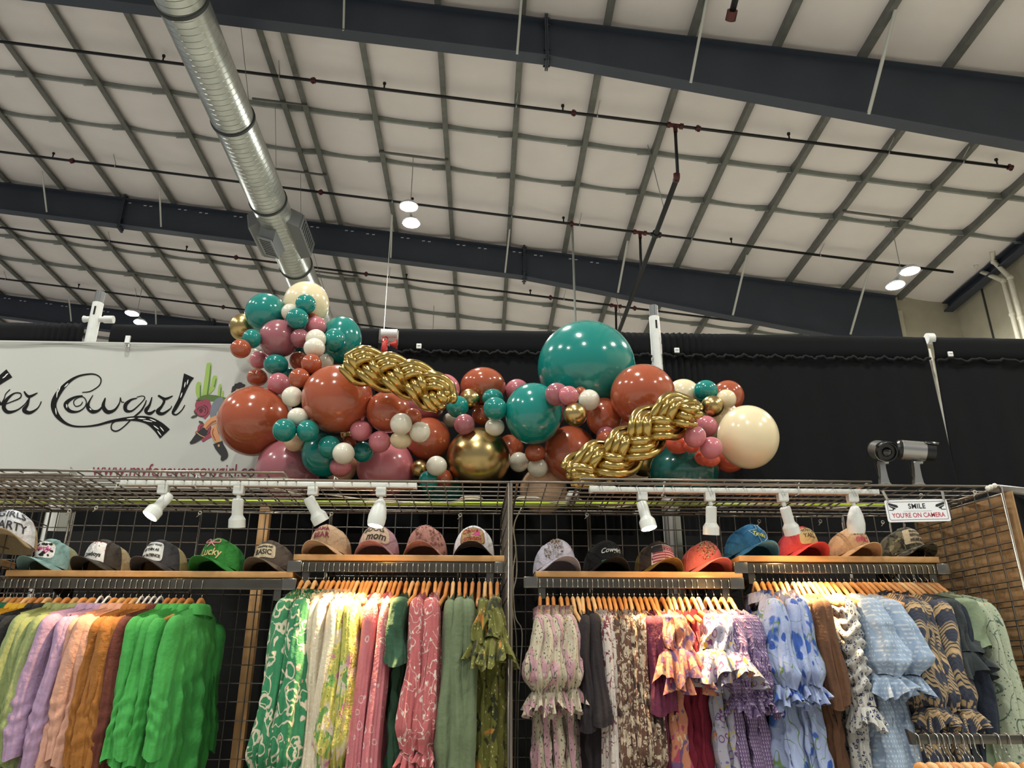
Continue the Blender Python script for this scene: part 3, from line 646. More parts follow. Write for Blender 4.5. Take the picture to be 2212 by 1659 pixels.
labs = ['left of the black Cowboys cap', 'behind the charcoal cap and the green cap', 'behind the left end of the higher left shelf', 'between the centre post and the white cowboy cap', 'behind the black Cowgirl cap', 'behind the flag cap and coral rhinestone cap', 'behind the blue and coral red caps']
edges = [bk[0]-.625]+bk
for i, x in enumerate(bk):
    dz = (.004, -.006, .006, 0, .004, -.004, .003)[i]; tilt = 0
    last = i == 6
    gridpanel('gridwall', 'upright chrome grid panel %s' % ['behind the dusty blue cap at the left', 'behind the brown cap with a tan patch', 'behind the mauve and leopard caps', 'just right of the tall centre post', 'behind the black cap and the flag cap', 'behind the blue cap', 'behind the peach cap and camouflage cap'][i], (x+.008, GB, .0+dz), (1, 0, 0), (0, 0, 1), 8 if not last else 3, 32, group='back wall grid panels')
gridpanel('gridwall', 'upright chrome grid panel beyond the left side panel', (bk[0]-.6, GB+.03, 0), (1, 0, 0), (0, 0, 1), 8, 32, group='back wall grid panels')
# left side panel and centre divider and right side panels
xs_ = atY(110, 1105, GB).x
gridpanel('side_gridwall', 'left side grid panel seen edge-on beside the white and tan cap', (xs_, GB-.61, 0), (0, 1, 0), (0, 0, 1), 8, 32, group='side grid panels')
gridpanel('side_gridwall', 'centre divider grid panel standing edge-on between the two booths', (.102, GF, 0.0), (-.028, 1, 0), (0, 0, 1), 8, 32, group='side grid panels')
o = MB()
o.tube([(.112, GF-.002, 0), (.112, GF-.002, GZ)], .0065, 8); tag(o.build('grid_post', wire_m), 'tall chrome edge rod of the centre divider between the booths', 'post')
ra = Vector((2.058, GB, 0)); rb = Vector((2.178, GF, 0)); ud = (ra-rb).normalized()
gridpanel('side_gridwall', 'right side grid panel in front of the brown board', rb, ud, (0, 0, 1), 8, 32, r=.0032, rf=.006, group='side grid panels')
gridpanel('side_gridwall', 'second grid panel doubled behind the right side one, touching the brown board', rb+Vector((.022, .035, -.02)), ud, (0, 0, 1), 8, 32, r=.003, group='side grid panels')
board = mat('brown_kraft_board', '9c7a54', .85, noise=.1, nscale=12, bump=.1)
nrm = Vector((ud.y, -ud.x, 0))
bd = MB(); A = rb+nrm*.045-ud*.005; B = ra+nrm*.045-ud*.02
bd.add([A, B, B+Vector((0, 0, 2.425)), A+Vector((0, 0, 2.425)), A+nrm*.006, B+nrm*.006, B+nrm*.006+Vector((0, 0, 2.425)), A+nrm*.006+Vector((0, 0, 2.425))], [(0, 1, 2, 3), (7, 6, 5, 4), (0, 3, 7, 4), (1, 5, 6, 2), (3, 2, 6, 7), (0, 4, 5, 1)])
tag(bd.build('kraft_board', board), 'brown kraft paper board behind the right side grid panel', 'board')
# black cloth outside the right panel
oc = MB().grid(lambda u, v: (2.245+.75*u+.02*sin(9*u+3*v), 3.22+.05*sin(12*u+2*v)+.18*u-.0, (2.43-.06*u-.02*sin(5*u))*(1-v)), 40, 24)
tag(oc.build('black_cloth', drape_m, smooth=True), 'black cloth hung outside the right side panel', 'cloth')
wc = MB().grid(lambda u, v: (2.19+.42*u, 3.2+.1*v+.02*u, 2.452-.028*u+.016*sin(pi*v)*(1-u)), 12, 6)
wo = wc.build('white_cloth', mat('white_cloth', 'd8d9da', .8), smooth=True); wo.modifiers.new('s', 'SOLIDIFY').thickness = .003
tag(wo, 'white cloth corner lying on top of the black cloth at the far right', 'cloth')
# canopy panels (horizontal)
cn = [atZ(x, 1042, GZ).x for x in (-300, 1098)]
def canopy(x0, nu, lab, dz=0, dy=0, ang=0, nv=8):
    return gridpanel('canopy_gridwork', lab, (x0, GF+dy, GZ+dz), (cos(ang), sin(ang), 0), (-sin(ang), cos(ang), 0), nu, nv, r=.003, rf=.0055, group='canopy grid panels')
canopy(-2.30, 32, 'horizontal grid panel roofing the left booth', 0)
canopy(-2.04, 16, 'shorter horizontal grid panel doubled on top of the left booth canopy', .026, -.02)
canopy(-2.9, 16, 'horizontal grid panel at the outer left corner of the canopy', .014, -.0)
canopy(.11, 27, 'horizontal grid panel roofing the right booth', 0, -.005)
canopy(.40, 16, 'horizontal grid panel doubled over the middle of the right booth canopy', .014, -.012)
# hi-vis tube across the canopy
yg = mat('yellow_green_tube', 'b9cf45', .45)
P0 = atZ(0, 1088, GZ+.03); P1 = atZ(1900, 1113, GZ+.03); P1.y = min(P1.y, 3.72)
tag(MB().tube([(P0.x-.3, P0.y-.0, GZ+.04), (P0.x*.5, (P0.y*.75+P1.y*.25), GZ+.045), ((P0.x+P1.x)/2, (P0.y+P1.y)/2, GZ+.04), (P1.x, P1.y, GZ+.045)], .011, 10).build('yellow_green_tube', yg, smooth=True), 'long yellow-green tube lying on the back of the canopy grid', 'tube')
# wooden and steel uprights behind the grid
pine = mat('pine_wood', 'c79a68', .6, noise=.14, nscale=9, stretch=(6, 6, .5))
pine_d = mat('shelf_wood', 'b98c58', .55, noise=.16, nscale=7, stretch=(.6, 6, 6))
def upright(px_, py_, Y, w_, d_, m, name, lab, cat, z=2.52, rnd=False):
    P = atY(px_, py_, Y)
    if rnd: o = MB().tube([(P.x, Y, 0), (P.x, Y, z)], w_/2, 16)
    else: o = MB().rbox((P.x, Y, z/2), (w_, d_, z), .003)
    tag(o.build(name, m, smooth=rnd), lab, cat)
    return P.x
upright(562, 1130+80, 3.99, .052, .04, pine, 'wooden_upright', 'pale wooden upright behind the grid beside the bright green shirts', 'wood post')
upright(139, 1130, 4.262, .05, .03, mat('grey_box_post', '8b8a80', .5, .2), 'grey_post', 'flat grey post behind the grid above the dusty blue cap', 'post', 2.85)
upright(1466, 1150, 4.262, .03, .02, mat('grey_box_post', '8b8a80', .5, .2), 'grey_post', 'thin grey post behind the grid right of the flag cap', 'post', 2.6)
bkc = mat('added_dark_cloth', '08080a', .95)  # cloth added in front of the drape to deepen the shade behind the grid
for (a, b, l) in ((-3.1, XD(155)-.02, 'added black cloth deepening the shade behind the grid at the far left'), (XD(208)+.0, XD(1390), 'wide added black cloth deepening the shade behind the wire grid'), (XD(1432)+.012, 2.25, 'added black cloth deepening the shade behind the right booth end grid')):
    tag(MB().grid(lambda u, v: (a+(b-a)*u, 4.2+.01*sin(u*(b-a)*17)+.004*sin(u*37+v*5), 2.42*(1-v)), 100, 12).build('added_shade_cloth', bkc, smooth=True), l, 'cloth', 'added shade cloths behind the grid')
# ================================================================ BALLOONS
bal_cols = dict(
 teal=('148079', .16), rust=('a55236', .16), coral=('c9563f', .2), pink=('c4727c', .2), mauve=('a05f68', .2), ivory=('e3ddcc', .22), cream=('ead9b4', .22), peach=('dcb494', .22), dteal=('0d5a55', .16))
def bal_mat(k):
    if k == 'gold': return mat('balloon_gold', 'bda470', .27, 1.)
    c, r = bal_cols[k]; return mat('balloon_'+k, c, r, coat=.5, sub=.0)
BD = {}
def bal_data(k):
    if k in BD: return BD[k]
    prof = []
    n = 40
    for i in range(n+1):
        a = pi*i/n; r = sin(a); z = -cos(a)
        if z < 0: r *= 1-.05*z*z*(-z); z *= 1.04
        prof.append((max(r, .045), z) if i < 5 and r < .05 else (max(r, 1e-4), z))
    prof = [(.05, -1.11), (.075, -1.105), (.035, -1.085), (.04, -1.05)]+[p for p in prof if p[1] > -1.036]
    me = MB().lathe(prof, 48).data('balloon_'+k, bal_mat(k), True); BD[k] = me; return me
def C3(x, y, r): return (460+x*.2893, 600+y*.2893, r*.2893)
def C4(x, y, r): return (940+x*.3436, 670+y*.3436, r*.3436)
# (place, colour, label, vertical stretch) from back to front
BL = [
 (C3(697, 195, 168), 'cream', 'large cream balloon at the very top of the left balloon tower', 1),
 (C3(222, 370, 98), 'gold', 'gold balloon at the upper left edge of the tower, half behind a teal one', 1.05),
 (C3(745, 300, 40), 'rust', 'small rust balloon peeking out under the topmost cream balloon', 1),
 (C3(392, 262, 148), 'teal', 'large teal balloon at the upper left of the balloon tower', 1),
 (C3(958, 462, 152), 'teal', 'large teal balloon at the right side of the balloon tower', 1.18),
 (C3(490, 455, 145), 'mauve', 'large mauve balloon in the middle of the balloon tower', 1),
 (C3(305, 590, 60), 'ivory', 'small ivory balloon tucked behind the small pink one at the tower left edge', 1),
 (C3(650, 560, 50), 'dteal', 'small dark teal balloon showing above two small rust balloons', 1),
 (C3(565, 715, 42), 'teal', 'tiny teal balloon squeezed between rust balloons above the big rust pair', 1),
 (C3(575, 258, 64), 'ivory', 'small ivory balloon left of the small teal ones near the tower top', 1),
 (C3(845, 625, 56), 'ivory', 'small ivory balloon just above the second big rust balloon', 1.05),
 (C3(290, 455, 70), 'teal', 'small teal balloon below the gold balloon of the tower', 1.05),
 (C3(692, 198, 76), 'teal', 'small teal balloon in front of the topmost cream balloon', 1),
 (C3(905, 468, 82), 'teal', 'medium teal balloon overlapping the large teal one of the tower', 1.12),
 (C3(650, 450, 70), 'mauve', 'small mauve balloon right of the large mauve balloon', 1),
 (C3(770, 362, 77), 'pink', 'small pink balloon below the topmost cream balloon', .95),
 (C3(630, 305, 82), 'teal', 'small teal balloon at the centre of the tower top, beside the ivory one', .96),
 (C3(768, 460, 76), 'ivory', 'upper one of two stacked ivory balloons in the tower', 1),
 (C3(207, 530, 75), 'rust', 'small rust balloon at the left edge of the tower', .95),
 (C3(757, 525, 79), 'ivory', 'lower one of two stacked ivory balloons in the tower', .92),
 (C3(343, 615, 68), 'pink', 'small pink balloon left of the oval teal one', 1),
 (C3(640, 618, 68), 'rust', 'small rust balloon partly behind its twin below the ivory pair', 1),
 (C3(735, 643, 76), 'rust', 'small rust balloon right below the stacked ivory pair', .98),
 (C3(470, 648, 90), 'teal', 'oval teal balloon under the large mauve balloon', .84),
 (C3(330, 745, 76), 'rust', 'small rust balloon above the leftmost big rust balloon', .86),
 (C3(645, 750, 78), 'rust', 'small rust balloon touching the upper left of the second big rust balloon', .98),
 (C3(490, 790, 82), 'pink', 'small pink balloon between the small rust one and the white one', 1),
 (C3(1010, 1175, 60), 'gold', 'gold balloon sliver under the second big rust balloon', 1),
 (C3(560, 1440, 236), 'mauve', 'big mauve balloon resting on the canopy at the left end', 1),
 (C3(950, 1400, 130), 'peach', 'peach balloon behind the low teal and pink ones, on the canopy', 1),
 (C3(1725, 1570, 160), 'dteal', 'dark teal balloon lying on the canopy left of the big gold one', .8),
 (C3(1290, 1420, 215), 'pink', 'big pink balloon resting on the canopy below the three white ones', 1),
 (C3(305, 1070, 262), 'rust', 'leftmost big rust balloon, over the edge of the banner', 1),
 (C3(930, 905, 262), 'rust', 'second big rust balloon from the left, below the tower', .98),
 (C3(830, 1320, 165), 'teal', 'large teal balloon below the second big rust balloon', 1),
 (C3(1575, 960, 150), 'mauve', 'mauve balloon behind the left gold braid', .85),
 (C3(1310, 1000, 165), 'rust', 'rust balloon right of the second big rust one, under the gold braid', .95),
 (C3(1610, 1205, 165), 'rust', 'rust balloon behind the three white balloons', .98),
 (C3(1720, 1500, 72), 'rust', 'small rust balloon against the lower left of the big gold balloon', 1),
 (C3(592, 888, 77), 'ivory', 'small white balloon between the two big rust balloons', 1),
 (C3(635, 1040, 77), 'ivory', 'small white balloon above a teal pair, right of the leftmost big rust one', .9),
 (C3(608, 1230, 76), 'peach', 'small peach balloon below the teal pair', .9),
 (C3(533, 1138, 88), 'teal', 'left one of the small teal pair on the leftmost big rust balloon', 1),
 (C3(708, 1145, 84), 'teal', 'right one of the small teal pair below the big rust balloons', 1),
 (C3(1015, 1235, 55), 'rust', 'small dark rust balloon behind the white one under the second big rust', 1),
 (C3(870, 1265, 85), 'teal', 'small teal balloon left of the white one below the big rust pair', 1.02),
 (C3(1120, 1300, 78), 'teal', 'small teal balloon right of the white one, on the big pink balloon', 1),
 (C3(953, 1412, 82), 'pink', 'small pink balloon below the white one, just over the track', .9),
 (C3(975, 1312, 82), 'ivory', 'small white balloon between two small teal ones above the track', 1),
 (C3(1105, 1142, 82), 'pink', 'small pink balloon at the upper left of the big pink balloon', .96),
 (C3(1245, 1225, 82), 'pink', 'small pink balloon at the top of the big pink balloon', 1),
 (C3(1490, 1040, 70), 'rust', 'small rust balloon behind the upper white one of three', .95),
 (C3(1403, 1212, 82), 'cream', 'lowest one of the three white balloons', .8),
 (C3(1545, 1152, 78), 'ivory', 'right one of the three white balloons', 1),
 (C3(1405, 1092, 82), 'ivory', 'upper left one of the three white balloons', 1),
 (C3(1545, 1430, 72), 'gold', 'small gold balloon on the canopy left of the big gold one', 1),
 (C3(1610, 1515, 75), 'teal', 'small teal balloon touching the canopy rail left of the big gold one', 1),
 (C3(1670, 1405, 78), 'ivory', 'small white balloon left of the big gold balloon', .96),
 # right part
 (C4(950, 362, 306), 'teal', 'largest teal balloon of all, standing high in the middle', .97),
 (C4(60, 500, 95), 'pink', 'pink balloon behind the lower end of the left gold braid', 1.05),
 (C4(515, 510, 78), 'pink', 'pink balloon peeking over the round teal balloon', 1),
 (C4(1560, 540, 110), 'cream', 'cream balloon right of the big rust balloon beside the white pole', .98),
 (C4(1840, 540, 100), 'rust', 'rust balloon at the upper right end of the garland', 1),
 (C4(470, 880, 90), 'rust', 'dark rust balloon between the big gold and the round teal one', 1.1),
 (C4(915, 520, 40), 'rust', 'tiny rust balloon behind the white one under the largest teal', 1),
 (C4(300, 482, 143), 'rust', 'rust balloon at the top of the middle group', .85),
 (C4(1190, 700, 95), 'rust', 'dark rust balloon deep between the rust one and the gold braid', 1),
 (C4(1060, 672, 112), 'rust', 'rust balloon left of the big rust balloon, below the largest teal', 1.12),
 (C4(1305, 532, 203), 'rust', 'big rust balloon beside the white pole', .95),
 (C4(740, 640, 90), 'mauve', 'mauve balloon behind the small gold one', 1),
 (C4(680, 1130, 150), 'peach', 'peach balloon lying on the canopy below two white ones', 1),
 (C4(850, 900, 168), 'rust', 'large rust balloon left of the lower gold braid', 1.05),
 (C4(272, 932, 200), 'gold', 'big round gold balloon with a zigzag glint above the centre post', .97),
 (C4(617, 650, 180), 'teal', 'large round teal balloon right of the middle group', 1.09),
 (C4(1250, 1005, 105), 'cream', 'cream balloon under the gold one at the end of the braid', .8),
 (C4(1320, 945, 115), 'gold', 'gold balloon showing below the right gold braid', .88),
 (C4(1565, 1010, 215), 'dteal', 'large dark teal balloon resting on the canopy at the right', .85),
 (C4(1850, 930, 100), 'coral', 'coral balloon under the big cream balloon', .9),
 (C4(1530, 840, 80), 'coral', 'coral balloon above the large dark teal one', .8),
 (C4(1800, 690, 120), 'cream', 'cream balloon squeezed behind the small pinks', 1),
 (C4(1967, 797, 188), 'cream', 'big cream balloon at the right end of the garland', 1.07),
 (C4(100, 690, 52), 'ivory', 'small cream balloon below the small teal one at the braid end', .9),
 (C4(290, 660, 60), 'rust', 'small dark rust balloon between small teal ones of the middle group', 1.05),
 (C4(216, 560, 66), 'gold', 'small gold balloon in the middle group', 1),
 (C4(362, 555, 68), 'teal', 'small teal balloon half behind its twin in the middle group', .9),
 (C4(375, 735, 62), 'ivory', 'small white balloon above the big gold balloon', .9),
 (C4(140, 607, 70), 'teal', 'small teal balloon at the tip of the left gold braid', 1),
 (C4(377, 620, 75), 'teal', 'front one of the small teal twins in the middle group', 1),
 (C4(184, 718, 66), 'mauve', 'small mauve balloon above the big gold balloon', 1),
 (C4(765, 530, 75), 'mauve', 'mauve balloon at the foot of the largest teal balloon', 1),
 (C4(840, 538, 62), 'pink', 'small pink balloon left of the white one under the largest teal', 1),
 (C4(968, 565, 67), 'ivory', 'small white balloon under the largest teal balloon', 1),
 (C4(882, 655, 75), 'gold', 'small gold balloon right of the round teal balloon', 1),
 (C4(1075, 790, 62), 'mauve', 'small mauve balloon behind the small rust one above the braid', .95),
 (C4(1172, 805, 48), 'ivory', 'small white balloon tucked against the right gold braid', 1),
 (C4(1078, 818, 66), 'rust', 'small rust balloon at the upper edge of the right gold braid', .92),
 (C4(527, 955, 63), 'ivory', 'left one of two small white balloons over the centre post', 1),
 (C4(645, 990, 65), 'ivory', 'right one of two small white balloons over the centre post', .95),
 (C4(628, 897, 64), 'rust', 'small rust balloon above the two white ones over the centre post', .95),
 (C4(1830, 560, 62), 'cream', 'small cream balloon above the big cream one', 1),
 (C4(1700, 510, 77), 'teal', 'small teal balloon at the right end of the garland', .92),
 (C4(1743, 605, 72), 'gold', 'small gold balloon at the upper end of the right gold braid', .96),
 (C4(1700, 925, 70), 'coral', 'small coral balloon over the dark teal one', .75),
 (C4(1735, 945, 56), 'coral', 'lowest small coral balloon beside the big cream one', .7),
 (C4(1612, 855, 52), 'coral', 'small coral balloon left under the pink trio', .8),
 (C4(1705, 730, 68), 'pink', 'top one of the pink trio left of the big cream balloon', 1),
 (C4(1735, 865, 70), 'pink', 'lowest one of the pink trio left of the big cream balloon', 1),
 (C4(1632, 793, 70), 'pink', 'leftmost one of the pink trio at the braid end', 1),
]
placed = []
for (x, y, r), col, lab, ry in BL:
    Y = 4.14
    while True:
        P = atY(x, y, Y); D = depth(P); Rr = r*D/FPX; ok = P.y+Rr < 4.16
        if ok:
            for (Q, RQ, cx, cy, cr) in placed:
                if math.hypot(cx-x, cy-y) < .97*(cr+r) and P.y > Q.y-.012: ok = False; break
                lim = .94*(Rr+RQ) if min(Rr, RQ) < .13 else .88*(Rr+RQ)
                if (P-Q).length < lim: ok = False; break
        if ok or Y < 3.02: break
        Y -= .006
    while P.z-Rr*ry < GZ+.03 and Y < 4.3 and y > 980:
        Y += .005; P = atY(x, y, Y); Rr = r*depth(P)/FPX
        if P.y+Rr > 4.2: break
    placed.append((P, Rr, x, y, r))
    d = Vector((R.uniform(-.5, .5), 1, R.uniform(-.7, .7))).normalized()   # tail points away into the garland
    o = obj('balloon', bal_data(col), None, P, (-d).to_track_quat('Z', 'Y').to_euler(), (Rr, Rr, Rr))
    if ry != 1:
        o.rotation_euler = Vector((0, -1, R.uniform(-.1, .1))).to_track_quat('Z', 'Y').to_euler(); o.rotation_euler = (radians(90), 0, 0); o.scale = (Rr, Rr*ry, Rr)
    tag(o, lab, 'balloon', 'garland balloons')

gold = mat('gold_chrome_balloon', 'bda262', .2, 1.)
def braid(name, lab, pts, amp, period, Yf, tr, n_st=3, sub=3, ph0=0.):
    P = [atY(x, y, Yf(i/(len(pts)-1))) for i, (x, y) in enumerate(pts)]
    path = [Vector(p) for p in catmull([tuple(p) for p in P], 40)]; ln = [0]
    for i in range(1, len(path)): ln.append(ln[-1]+(path[i]-path[i-1]).length)
    T_ = ln[-1]; t = thing(name, lab, 'balloon braid', P[0], group='gold balloon braids')
    for s_ in range(n_st):
        ph = ph0+2*pi*s_/n_st
        for b in range(sub):
            off = (b-(sub-1)/2); pp = []; rr = []
            for i, c in enumerate(path):
                tg = (path[min(i+1, len(path)-1)]-path[max(i-1, 0)]).normalized(); side = Vector((0, 1, 0)).cross(tg).normalized(); bk_ = tg.cross(side)
                w = 2*pi*ln[i]/period; u = ln[i]/T_; env = min(1, .35+u*6, .35+(1-u)*6)
                lat = amp*sin(w+ph)*env; dp_ = amp*.62*sin(2*(w+ph))*env
                dl = amp*cos(w+ph)*2*pi/period
                nrm_ = (side*1.0-tg*dl*.75).normalized(); tw = .5*sin(w*1.0+ph)
                pp.append(c+side*lat-bk_*dp_+(nrm_*cos(tw)+bk_*sin(tw))*off*tr*1.62)
                rr.append(tr*min(1, (u*30+.25)**.5, ((1-u)*30+.25)**.5)*(1+.06*sin(w*3+b)))
            o = MB().tube(pp, rr, 12); o.build('balloon_strand', gold, t, smooth=True)
    return t
braid('gold_balloon_braid', 'left gold balloon braid, sloping down from the tower to the middle group', [(748, 778), (785, 788), (830, 800), (880, 815), (925, 835), (962, 872)], .052, .36, lambda u: 3.46, .0205, ph0=.6)
braid('gold_balloon_braid', 'right gold balloon braid, rising from the canopy to the small gold balloon', [(1232, 1030), (1270, 1008), (1320, 990), (1375, 955), (1410, 920), (1445, 900), (1480, 888), (1508, 892)], .058, .42, lambda u: 3.28, .0205, ph0=2.2)

# ================================================================ THINGS ON THE CANOPY
whitem = mat('white_lamp_enamel', 'd8dad6', .35); glow = mat('warm_bulb', 'ffd08a', emit=120)
TRY = 3.235; TRZ = GZ-.03
def track(xa, xb, ya, yb, lab):
    A = atY(xa, ya, TRY); B = atY(xb, yb, TRY); z = (A.z+B.z)/2
    t = thing('lighting_track', lab, 'light track', ((A.x+B.x)/2, TRY, z))
    MB().rbox(((A.x+B.x)/2, TRY, z), (B.x-A.x, .036, .02), .003).build('track_rail', whitem, t, auto=40)
    MB().box(((A.x+B.x)/2, TRY, z-.0105), (B.x-A.x-.02, .012, .002)).build('track_slot', mat('track_slot_copper', '9b7358', .4, .5), t)
    MB().rbox((A.x+.05, TRY, z+.001), (.11, .04, .024), .003).build('feed_box', whitem, t, auto=40)
    MB().box((B.x+.002, TRY, z), (.006, .036, .02)).build('end_cap', whitem, t)
    for fx in (.25, .72):
        x = A.x+(B.x-A.x)*fx
        MB().tube([(x, TRY-.021, z-.014), (x+.002, TRY-.025, z+.03), (x+.012, TRY-.01, GZ+.02), (x+.01, TRY+.03, GZ+.0), (x, TRY+.022, z-.013), (x, TRY-.021, z-.014)], .002, 6).build('cable_tie', whitem, t, smooth=True)
    return t, z
t1, z1 = track(266, 898, 1043, 1051, 'left white lighting track hung under the canopy edge')
t2, z2 = track(1275, 1893, 1056, 1066, 'right white lighting track hung under the canopy edge')
def head(px_, tip, lab, lit, shape='step', z=z1, power=1., back=0.):
    """tip: the bulb mouth seen at (x, y) and how far it leans towards (-) or away from (+) the viewer"""
    X = atY(px_, 1055, TRY).x
    t = thing('track_light', lab, 'spotlight', (X, TRY, z-.01), group='track lights')
    MB().rbox((X, TRY, z-.026), (.042, .036, .036), .004).build('adapter', whitem, t, auto=40)
    J = Vector((X+.002, TRY-.004, z-.064))
    MB().tube([(X, TRY, z-.04), (X+.001, TRY, z-.05), J+Vector((0, .004, .006)), J], [.008, .009, .009, .007], 10).build('stem', whitem, t, smooth=True)
    tipP = atY(tip[0], tip[1], TRY+tip[2]); ax = (tipP-J); 
    if shape == 'step':
        L_ = .118; ax.normalize(); c0 = J-ax*back + (Vector((0, 0, -.020)) if back > .02 else Vector((0, 0, -.002)))
        Tm = Matrix.Translation(c0) @ ax.to_track_quat('Z', 'Y').to_matrix().to_4x4()
        prof = [(.001, 0), (.017, 0), (.0215, .004), (.0225, .01), (.0225, .066), (.0235, .07), (.033, .084), (.0335, .088), (.034, L_), (.0315, L_), (.028, L_-.02), (.001, L_-.03)]
        MB().lathe(prof, 32, Tm, caps=False).build('lamp_head', whitem, t, auto=35)
        for k in range(6):
            a = k*pi/3; MB().lathe([(.0018, -.0006), (.0018, .0004)], 8, Tm @ Matrix.Translation((.011*cos(a), .011*sin(a), 0))).build('vent_hole', mat('vent_dark', '55534d', .6), t)
        mouth = c0+ax*(L_-.006); rb_ = .028
    else:
        ax.normalize(); L_ = .115; c0 = J-ax*.006; Tm = Matrix.Translation(c0) @ ax.to_track_quat('Z', 'Y').to_matrix().to_4x4()
        prof = [(.001, 0), (.012, .001), (.02, .012), (.031, .04), (.037, .075), (.036, .1), (.0325, L_), (.030, L_), (.029, L_-.02), (.001, L_-.03)]
        MB().lathe(prof, 32, Tm, caps=False).build('lamp_head', whitem, t, auto=50)
        mouth = c0+ax*(L_-.006); rb_ = .027
    Tl = Matrix.Translation(mouth) @ ax.to_track_quat('Z', 'Y').to_matrix().to_4x4()
    MB().lathe([(rb_, -.002), (rb_*.7, .004), (.0001, .006)], 24, Tl, caps=False).build('bulb', glow if lit else mat('frosted_bulb', 'c9c7bd', .3), t, smooth=True)
    if lit:
        ld = bpy.data.lights.new('track_spot', 'SPOT'); ld.energy = SPOT*power; ld.color = (1, .64, .29); ld.spot_size = radians(66); ld.spot_blend = .7; ld.shadow_soft_size = .02
        lo = bpy.data.objects.new('track_spot', ld); COL.objects.link(lo); lo.location = mouth+ax*.012
        lo.rotation_euler = (-ax).to_track_quat('Z', 'Y').to_euler()
head(354, (322, 1108, -.03), 'lit track light at the left, turned down to the left', True, z=z1, power=.30, back=.05)
head(517, (512, 1130, .02), 'unlit track light pointing straight down above the green cap', False, z=z1, back=.006)
head(677, (698, 1122, .02), 'unlit track light tilted down to the right above the higher left shelf', False, z=z1, back=.035)
head(824, (812, 1130, -.012), 'brightest lit track light, aimed at the cream and yellow dresses', True, 'egg', z=z1, power=1.35)
head(1386, (1404, 1140, -.02), 'lit track light with a square clip, aimed down to the right above the flag cap', True, z=z2, power=.7, back=.035)
head(1531, (1536, 1150, .022), 'track light pointing straight down above the coral cap', True, z=z2, power=1.05)
head(1688, (1710, 1145, .022), 'track light tilted to the right above the coral red cap', True, z=z2, power=1.25)
head(1838, (1850, 1148, .02), 'scuffed egg shaped track light left of the camera sign', False, 'egg', z=z2)

# security cameras
alu = mat('brushed_aluminium', 'a9a8a6', .3, .9); blk = mat('black_plastic', '121314', .3)
def seccam(bx, top, d, lab, ln_=.125, r=.042):
    B = atY(bx, 1056, GF+.03); B.z = GZ+.01; J = atY(top[0], top[1], GF+.02)
    t = thing('security_camera', lab, 'camera', B, group='dummy security cameras')
    MB().lathe([(.028, 0), (.028, .004), (.018, .008)], 24, Matrix.Translation(B)).build('base', alu, t, auto=40)
    o = MB(); w0, w1 = .019, .012
    ax = J-B; q = []
    for (w_, k) in ((.021, .02), (.015, .35), (.012, .75), (.013, .98)):
        c = B+ax*k; q += [(c.x-w_, c.y-.012, c.z), (c.x+w_, c.y-.012, c.z), (c.x+w_, c.y+.012, c.z), (c.x-w_, c.y+.012, c.z)]
    fs = [(3, 2, 1, 0), (12, 13, 14, 15)]+[(4*i+k, 4*i+(k+1) % 4, 4*i+4+(k+1) % 4, 4*i+4+k) for i in range(3) for k in range(4)]
    o.add(q, fs).build('arm', alu, t)
    MB().tube([J-Vector((.012, 0, 0)), J+Vector((.03, 0, .004))], .0095, 14).build('knuckle', alu, t, auto=40)
    d = Vector(d).normalized(); c = J+Vector((.012, -.005, .052)); Tm = Matrix.Translation(c-d*ln_*.5) @ d.to_track_quat('Z', 'Y').to_matrix().to_4x4()
    MB().lathe([(.001, -.012), (r*.8, -.012), (r*.98, -.004), (r*.98, .008)], 32, Tm).build('rear_cap', blk, t, auto=40)
    MB().lathe([(r*.94, .008), (r, .01), (r, ln_*.74), (r*.94, ln_*.742)], 32, Tm).build('barrel', alu, t, auto=40)
    MB().lathe([(r*.97, ln_*.74), (r*.97, ln_), (r*.86, ln_), (r*.8, ln_-.012), (.001, ln_-.012)], 32, Tm).build('front_ring', blk, t, auto=40)
    MB().lathe([(r*.5, ln_-.012), (r*.42, ln_-.002), (.001, ln_+.002)], 24, Tm).build('lens', mat('camera_lens', '050506', .05, coat=1), t, smooth=True)
    upv = Tm.to_3x3().inverted() @ Vector((0, 0, 1)); a0 = atan2(upv.y, upv.x); o = MB(); vs = []; n = 16
    for j, zz in ((0, ln_*.7), (1, ln_+.022)):
        for i in range(n): a = a0-1.0+2.0*i/(n-1); vs.append((r*1.06*cos(a), r*1.06*sin(a), zz-(.014*abs(i-n/2+.5)/8 if j else 0)))
    o.add(vs, [(i, i+1, n+i+1, n+i) for i in range(n-1)], Tm); v_ = o.build('sun_visor', blk, t, smooth=True); v_.modifiers.new('s', 'SOLIDIFY').thickness = .002
    MB().box((0, 0, 0), (.018, .02, .012), Matrix.Translation(J+Vector((.03, -.002, .012)))).build('mount_foot', alu, t)
    o = MB().tube([c-d*ln_*.5-Vector((0, 0, r*.5)), J+Vector((-.03, 0, .0)), B+Vector((-.022, .0, .05)), B+Vector((-.012, 0, .005))], .0014, 6); o.build('cord', blk, t)
seccam(1912, (1903, 1000), (-.12, -.95, -.38), 'left security camera facing the aisle with its black round front')
seccam(1985, (1977, 1000), (.95, -.2, -.14), 'right silver security camera turned to the right', ln_=.14)

